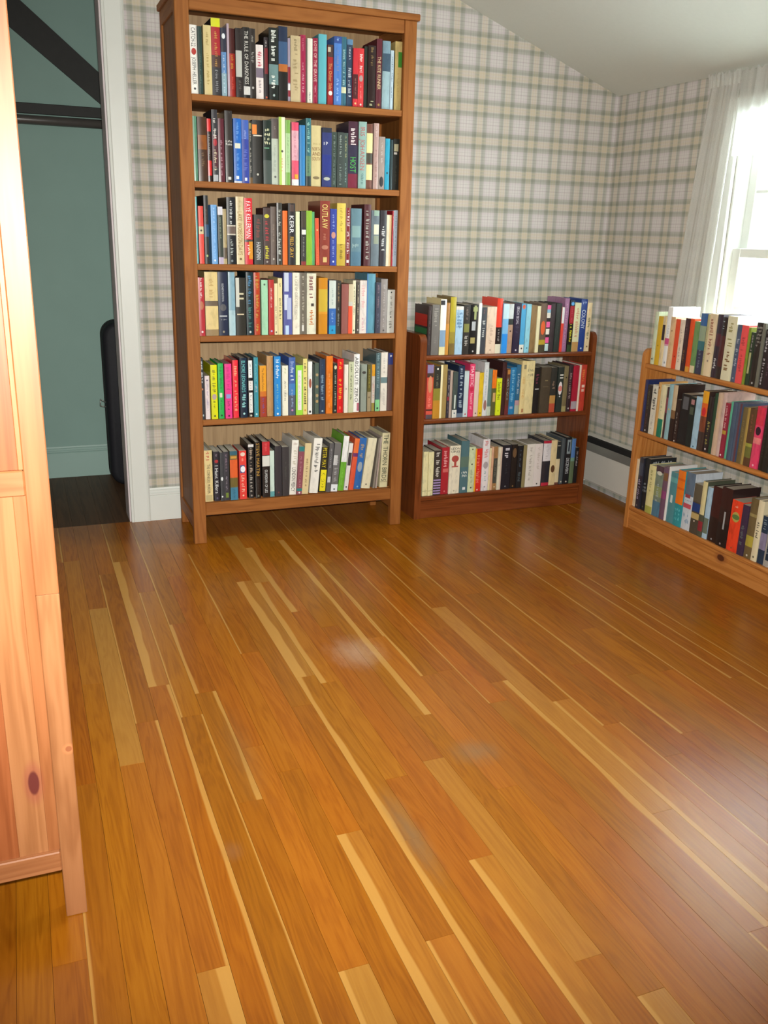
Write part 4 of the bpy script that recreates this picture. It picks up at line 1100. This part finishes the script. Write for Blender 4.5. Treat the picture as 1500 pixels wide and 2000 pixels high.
7669 216 2368 0 c4a890|l .1 .6 d0b070
7897 207 2406 0 ccb0a8
8116 199 2067 0 90283c|L .05 .46 d0a0a0|b .5 .57 b08c34|d .95 e8e0e0
8339 155 2145 0 5cb090
8506 224 2161 0 48586c
8737 216 2160 0 4c5870|s .6 1 0 1 5c3840
8993 230 2065 0 6c5c38|l .2 .8 807048
9229 137 2080 0 a88c48
9371 304 2102 0 5c4028|b .6 .66 989840|b .66 .85 6c6c34|l .1 .4 88503c
9686 364 2227 0 e04068|b 0 .3 d8304c|o .32 .46 341828|b .5 .6 e88080|d .95 f0b0c0
10061 225 2343 0 1c1c18|l .2 .8 34342c
10299 241 2408 0 24201c|l .3 .8 3c382c
10556 248 2456 0 30383c|l .3 .8 5c6468
@D3
3338 258 2085 0 e0d0b0|l .85 .95 988c70
3612 271 2239 0 2c2c38|b .1 .35 3c4454|L .42 .82 a89cb4|d .94 786c68
3894 348 2268 0 1c2024|H .45 .65 8c949c|d .93 54544c|V
4257 429 2076 0 dcd498|l .1 .55 98905c|b .85 1 a8a850
4705 490 2159 0 788878|b 0 .12 4c3440|o .1 .18 d0d0c0|b .4 .6 8c9868|b .7 1 4c7890|l .3 .7 a0b0b0
5205 288 2200 0 6c5064|b .1 .25 7c5838|b .45 .6 8c4474
5507 90 2286 0 e0dcd8
5612 451 2123 0 4c8890|s .3 .6 .45 .6 c8d4d0|b .1 .2 60a0a0
6077 438 2311 0 289098|b 0 .6 e8781c|b .14 .18 d86018|b .3 .34 d86018|H .66 .9 60b8c0
6536 502 2345 0 c8d0d8|b 0 .4 5c7084|s .1 .7 .38 .44 984048|H .47 .5 4c5c80|s .0 .9 .54 .62 c0505c|H .68 .9 8098b0
7074 442 2016 0 4c4438|b 0 .35 5c5444|b .38 .55 1c3c78|b .58 .7 b8a068|d .74 d8c8b8
7529 252 2228 0 4c5040|b 0 .6 d8cc98|b .72 .9 8c2c34
7790 253 2070 0 a8c4d8|b .6 .9 6c7868
8051 520 2178 0 241818|b 0 .55 3c1c1c|d .95 98989c
8591 544 2301 0 2c1c1c|b 0 .35 341c1c|s .5 .65 .4 .7 a0a0a0|b .6 1 181416|d .95 a09090
9154 555 1964 0 e84424|l .1 .14 f0c0a0|o .22 .42 b0a050|o .27 .37 5c7840|d .93 8c5030
9720 302 1928 0 3c2c44|L .4 .8 606868
10037 355 2271 0 6c5c3c|b .25 .3 988858|b .62 .8 b0a040|d .95 d0c8b8
10399 270 2283 0 e0d4b0|L .35 .62 3c3830|d .93 6c6450
10684 301 1785 0 24384c|b .35 .7 8c84a0|L .05 .3 8898a0
10998 289 2380 0 a8a49c|s .3 1 .2 .9 1c3040|l .3 .8 98a0a8
11308 318 2448 0 44484c|l .2 .8 787c80
"""
chars = set()
for line in DATA.splitlines():
    for e in line.split('|')[1:]:
        if e[:2] in ('t ', 'h '): chars |= set(e.split(' ', 4)[4])
chars -= {' ', '/'}
chars |= set('BEA')
load_glyphs(sorted(chars))

NAMES = [('white', 'e8e6e0'), ('cream', 'dccc98'), ('ivory', 'e2d8c0'), ('tan', 'b89464'), ('brown', '6c4c34'), ('dark brown', '38281e'), ('black', '1c1a1c'), ('charcoal', '363438'), ('grey', '8c8884'), ('pale grey', 'bcbcb4'), ('slate', '50606c'), ('navy', '242e50'), ('blue', '2c60b0'), ('light blue', '88b4d8'), ('teal', '2c7078'), ('turquoise', '60b0bc'), ('dark green', '24382c'), ('green', '4c9c50'), ('lime', '98cc3c'), ('mint', 'b8d8b8'), ('olive', '6c6434'), ('yellow', 'd8d020'), ('mustard', 'cca838'), ('orange', 'e47828'), ('red', 'd03030'), ('crimson', 'a02440'), ('maroon', '5c1c28'), ('rust', '9c4028'), ('pink', 'e06090'), ('pale pink', 'dcb8b4'), ('plum', '5c3450'), ('mauve', '9c7898'), ('lilac', 'b8a4c4'), ('taupe', '807060'), ('gold', 'b88c30'), ('sage', '98a488'), ('peach', 'e0b898')]
def rgb(h): return [int(h[i:i + 2], 16) for i in (0, 2, 4)]
def cname(h):
    a = rgb(h)
    def d(n):
        b = rgb(n); rm = (a[0] + b[0]) / 2
        return (2 + rm / 256) * (a[0] - b[0]) ** 2 + 4 * (a[1] - b[1]) ** 2 + (3 - rm / 256) * (a[2] - b[2]) ** 2
    return min(NAMES, key=lambda n: d(n[1]))[0]
ORD = ['', 'first', 'second', 'third', 'fourth', 'fifth', 'sixth', 'seventh', 'eighth', 'ninth', 'tenth', 'eleventh', 'twelfth', 'thirteenth', 'fourteenth', 'fifteenth', 'sixteenth', 'seventeenth', 'eighteenth', 'nineteenth', 'twentieth']
def ordinal(n):
    if n <= 20: return ORD[n]
    if n == 30: return 'thirtieth'
    return ('twenty-' if n < 30 else 'thirty-') + ORD[n % 10]
ROWS = {
    'T1': (1.645, 'top shelf of tall bookcase'), 'T2': (1.3615, 'second shelf of tall bookcase'), 'T3': (1.0773, 'third shelf of tall bookcase'),
    'T4': (0.8169, 'fourth shelf of tall bookcase'), 'T5': (0.4987, 'fifth shelf of tall bookcase'), 'T6': (0.1669, 'bottom shelf of tall bookcase'),
    'C1': (0.717, 'top shelf of dark low bookcase'), 'C2': (0.445, 'middle shelf of dark low bookcase'), 'C3': (0.10, 'bottom shelf of dark low bookcase'),
    'D1': (0.717, 'top shelf of pine low bookcase'), 'D2': (0.432, 'middle shelf of pine low bookcase'), 'D3': (0.10, 'bottom shelf of pine low bookcase')}
GAIN = {'T': 0.90, 'C': 1.0, 'D': 1.0}
FACE = {'T': 0.015, 'C': 0.055, 'D': 1.832}

def build_book(row, u0, w, h, lean, col, els, idx, r):
    k = row[0]
    z, where = ROWS[row]
    g = GAIN[k]
    if row == 'C2': u0 = 1.012 + (u0 - 1.012) * 0.989; w *= 0.989
    w -= 0.0004
    hard = h > 0.2075 or 'C' in els
    dep = r.uniform(0.142, 0.158) if hard else r.uniform(0.105, 0.125)
    if k == 'D': dep = min(dep, 0.134)
    rr_ = min(0.0014, w * 0.08) if hard else min(0.0008, w * 0.06)
    tk = min(0.0024 if hard else 0.0009, w * 0.2)
    ys = lambda x: rr_ * (1 - math.cos(PI * max(-.5, min(.5, x / w))))
    bands, marks = [], []
    for e in els:
        a = e.split(' ')
        (bands if a[0] == 'b' else marks).append(a)
    # label
    acc = None
    for a in els:
        a = a.split(' ')
        if a[0] == 'b' and float(a[2]) - float(a[1]) >= .1 and cname(a[3].lower()) != cname(col): acc = cname(a[3].lower()) + ' band'; break
    if not acc:
        for a in els:
            a = a.split(' ')
            if a[0] in 'tlLhH' and cname(a[3].lower()) != cname(col): acc = cname(a[3].lower()) + ' lettering'; break
    if not acc:
        for a in els:
            a = a.split(' ')
            if a[0] in 'od': acc = cname(a[-1].lower()) + ' emblem'; break
    lab = cname(col) + ' book' + (' with ' + acc if acc else ' with plain spine') + ', ' + ordinal(idx) + ' from left, ' + where
    jut = r.uniform(-0.003, 0.004)
    if k == 'D':
        loc = (FACE['D'] + jut, -(u0 + w / 2), z); rz = -PI / 2
    else:
        loc = (u0 + w / 2, FACE[k] + jut, z); rz = 0
    ro = thing('book', loc, lab, 'book', 'books on the ' + where)
    ro.rotation_euler = (0, lean, rz)
    ro.location.z += abs(math.sin(lean)) * w / 2 + 0.0002
    # cover: U-shaped shell around the page block
    N = 8
    outer = [(-w / 2, dep)] + [(-w / 2 + w * i / N, ys(-w / 2 + w * i / N)) for i in range(N + 1)] + [(w / 2, dep)]
    inner = [(max(-w / 2 + tk, min(w / 2 - tk, x)), (y + tk) if 0 < i < len(outer) - 1 else y) for i, (x, y) in enumerate(outer)]
    lv = sorted({0.0, 1.0} | {round(1 - float(a[i]), 4) for a in bands for i in (1, 2)})
    base = lin(col, g)
    def colat(f):
        c = base
        for a in bands:
            if float(a[1]) <= 1 - f <= float(a[2]): c = lin(a[3].lower(), g)
        return c
    mb = MB()
    n = len(outer)
    ring = lambda P, f: [(x, y, f * h) for x, y in P]
    for a, b in zip(lv[:-1], lv[1:]):
        c = colat((a + b) / 2)
        o0, o1 = ring(outer, a), ring(outer, b)
        for i in range(n - 1):
            mb.face((o0[i], o0[i + 1], o1[i + 1], o1[i]), c if 0 < i < n - 2 else base)
    i0, i1 = ring(inner, 0), ring(inner, 1); o0, o1 = ring(outer, 0), ring(outer, 1)
    for i in range(n - 1):
        mb.face((i0[i + 1], i0[i], i1[i], i1[i + 1]), base)
        mb.face((o1[i], o1[i + 1], i1[i + 1], i1[i]), base)
        mb.face((o0[i + 1], o0[i], i0[i], i0[i + 1]), base)
    for i in (0, n - 1):
        q = (o0[i], o1[i], i1[i], i0[i])
        mb.face(q if i == 0 else q[::-1], base)
    put('cover', mb.mesh('cover', M_jacket if (hard and r.random() < .6) else M_cover, False, False), ro)
    ins = 0.003 if hard else 0.0004
    pg = MB().box(-w / 2 + tk + 0.0001, w / 2 - tk - 0.0001, rr_ + tk + 0.0006, dep - (0.004 if hard else 0.0005), 0.0008, h - ins)
    put('pages', pg.mesh('pages', M_page, False, False), ro)
    # print on the spine
    ink = MB()
    def flush(nm):
        if ink.f: put(nm, ink.mesh(nm, M_ink, False, False), ro)
        ink.v, ink.f, ink.c = [], [], []
    def P(x, zz, lift=0.00025): return (x, ys(x) - lift, zz)
    def rect(x0, x1, z0, z1, c, lift=0.00025):
        m_ = max(1, int((x1 - x0) / w * 8 + .5))
        for i in range(m_):
            a, b = x0 + (x1 - x0) * i / m_, x0 + (x1 - x0) * (i + 1) / m_
            ink.face((P(a, z0, lift), P(b, z0, lift), P(b, z1, lift), P(a, z1, lift)), c)
    def pseudo(a0, a1, b0, b1, c, vertical, lift):
        """unreadable word-like strokes; a is the reading axis, b the letter height"""
        L = abs(a1 - a0); H = abs(b1 - b0)
        n_ = max(3, min(18, int(L / (H * 0.55))))
        cw = (a1 - a0) / n_
        gaps = {r.randint(2, 7), r.randint(8, 14)} if n_ > 6 else set()
        for q in range(n_):
            if q in gaps: continue
            R = []
            for (f0, f1) in ((0.08, 0.36), (0.46, 0.78)):
                if r.random() < 0.22: continue
                lo = r.choice((0.0, 0.0, 0.12, 0.3)); hi = r.choice((0.62, 0.72, 0.8, 1.0))
                dx = r.uniform(-0.05, 0.05)
                R.append((a0 + cw * (q + f0 + dx), a0 + cw * (q + f1 + dx), b0 + (b1 - b0) * lo, b0 + (b1 - b0) * hi))
            for (p0, p1, q0, q1) in R:
                if vertical: ink.face((P(q0, p0, lift), P(q1, p0, lift), P(q1, p1, lift), P(q0, p1, lift))[::1 if (p1 - p0) * (q1 - q0) > 0 else -1], c)
                else: ink.face((P(p0, q0, lift), P(p1, q0, lift), P(p1, q1, lift), P(p0, q1, lift)), c)
    def text(s, a0, a1, b0, b1, c, vertical, lift):
        tot = sum((GL[ch][2] if ch in GL else 0.28) for ch in s) + 0.09 * (len(s) - 1)
        sx = (a1 - a0) / tot; sy = (b1 - b0) / 0.72
        x = a0
        for ch in s:
            if ch in GL:
                vs, fs, ad = GL[ch]
                n0 = len(ink.v)
                for (vx, vy) in vs:
                    A = x + vx * sx; B = b0 + vy * sy
                    ink.v.append(P(B, A, lift) if vertical else P(A, B, lift))
                ink.f += [tuple(n0 + i for i in f) for f in fs]; ink.c += [c] * len(fs)
                x += (ad + 0.09) * sx
            else: x += 0.37 * sx
    for li, a in enumerate(marks):
        t_ = a[0]; lift = 0.0006 + 0.00008 * li
        if t_ in 'lLt':
            z0, z1 = h * (1 - float(a[1])), h * (1 - float(a[2])); c = lin(a[3].lower(), g)
            hh = w * {'l': 0.34, 'L': 0.52, 't': 0.6}[t_]
            if t_ == 't':
                s = ' '.join(a[4:])
                hh = min(w * 0.66, max(hh, 0.0)); hh = min(hh, abs(z1 - z0) / max(3, len(s)) * 1.9)
                text(s, z0, z1, -hh / 2, hh / 2, c, True, lift)
            else:
                pseudo(z0, z1, -hh / 2, hh / 2, c, True, lift)
        elif t_ in 'hH':
            z0, z1 = h * (1 - float(a[1])), h * (1 - float(a[2])); c = lin(a[3].lower(), g)
            lines = ' '.join(a[4:]).split('/') if t_ == 'h' else [None] * max(1, int((z0 - z1) / (w * 0.38)))
            m_ = len(lines); dz = (z0 - z1) / m_
            for i, s in enumerate(lines):
                t0 = z0 - dz * i - dz * 0.1; t1 = z0 - dz * (i + 1) + dz * 0.12
                if s: text(s, -w * .41, w * .41, t1, t0, c, False, lift)
                else: pseudo(-w * .36, w * .36, t1, t0, c, False, lift)
        elif t_ == 's':
            f0, f1, t0, t1 = map(float, a[1:5])
            rect(-w / 2 + f0 * w, -w / 2 + f1 * w, h * (1 - t1), h * (1 - t0), lin(a[5].lower(), g), lift)
        elif t_ in 'od':
            if t_ == 'o': t0, t1 = float(a[1]), float(a[2]); rx = w * 0.34
            else: t0, t1 = float(a[1]) - .018, float(a[1]) + .018; rx = min(w * 0.22, h * .018)
            zc = h * (1 - (t0 + t1) / 2); rz_ = h * (t1 - t0) / 2
            pts = [P(rx * math.cos(2 * PI * i / 14), zc + rz_ * math.sin(2 * PI * i / 14), lift) for i in range(14)]
            c0 = P(0, zc, lift)
            for i in range(14): ink.face((c0, pts[i], pts[(i + 1) % 14]), lin(a[-1].lower(), g))
        if t_ in 'CV':
            # picture or lettering on the outer board of a book whose cover shows
            side = -1 if row == 'C1' else 1
            xx = side * (w / 2 + 0.0003)
            def cf(y0, y1, t0, t1, c):
                q = [(xx, y0, h * (1 - t1)), (xx, y1, h * (1 - t1)), (xx, y1, h * (1 - t0)), (xx, y0, h * (1 - t0))]
                ink.face(q if side > 0 else q[::-1], c)
            if row == 'C1':
                cf(0.012, dep - 0.006, .18, .42, lin('b02c24', g)); flush('cover_picture'); cf(0.012, dep - 0.006, .46, .58, lin('2c6c40', g))
            else:
                c = lin('5c2c2c', g) if row == 'D2' else lin('b0b4b8', g)
                if row == 'D2':
                    x = 0.012
                    for ch in 'BEA':
                        vs, fs, ad = GL[ch]; n0 = len(ink.v)
                        ink.v += [(xx, x + vx * 0.038, h * .76 + vy * 0.034) for vx, vy in vs]
                        ink.f += [tuple(n0 + i for i in f) for f in fs]; ink.c += [c] * len(fs)
                        x += (ad + .12) * 0.038
                else:
                    for q in range(22):
                        if q in (7, 8): continue
                        y0 = 0.010 + q * (dep - 0.022) / 22
                        cf(y0, y0 + 0.0028, .05 + r.choice((0, .01, .03)), .17 + r.choice((0, .01)), c)
        flush({'s': 'spine_panel', 'o': 'emblem', 'd': 'emblem', 'C': 'cover_picture', 'V': 'cover_lettering'}.get(t_, 'lettering'))

br = random.Random(21)
row, idx = None, 0
for line in DATA.splitlines():
    if not line: continue
    if line[0] == '@':
        row, idx = line[1:], 0
        continue
    idx += 1
    hd, *els = line.split('|')
    u0, w, h, le, col = hd.split()
    build_book(row, int(u0) / 1e4, int(w) / 1e4, int(h) / 1e4, math.radians(int(le) / 10), col, els, idx, br)
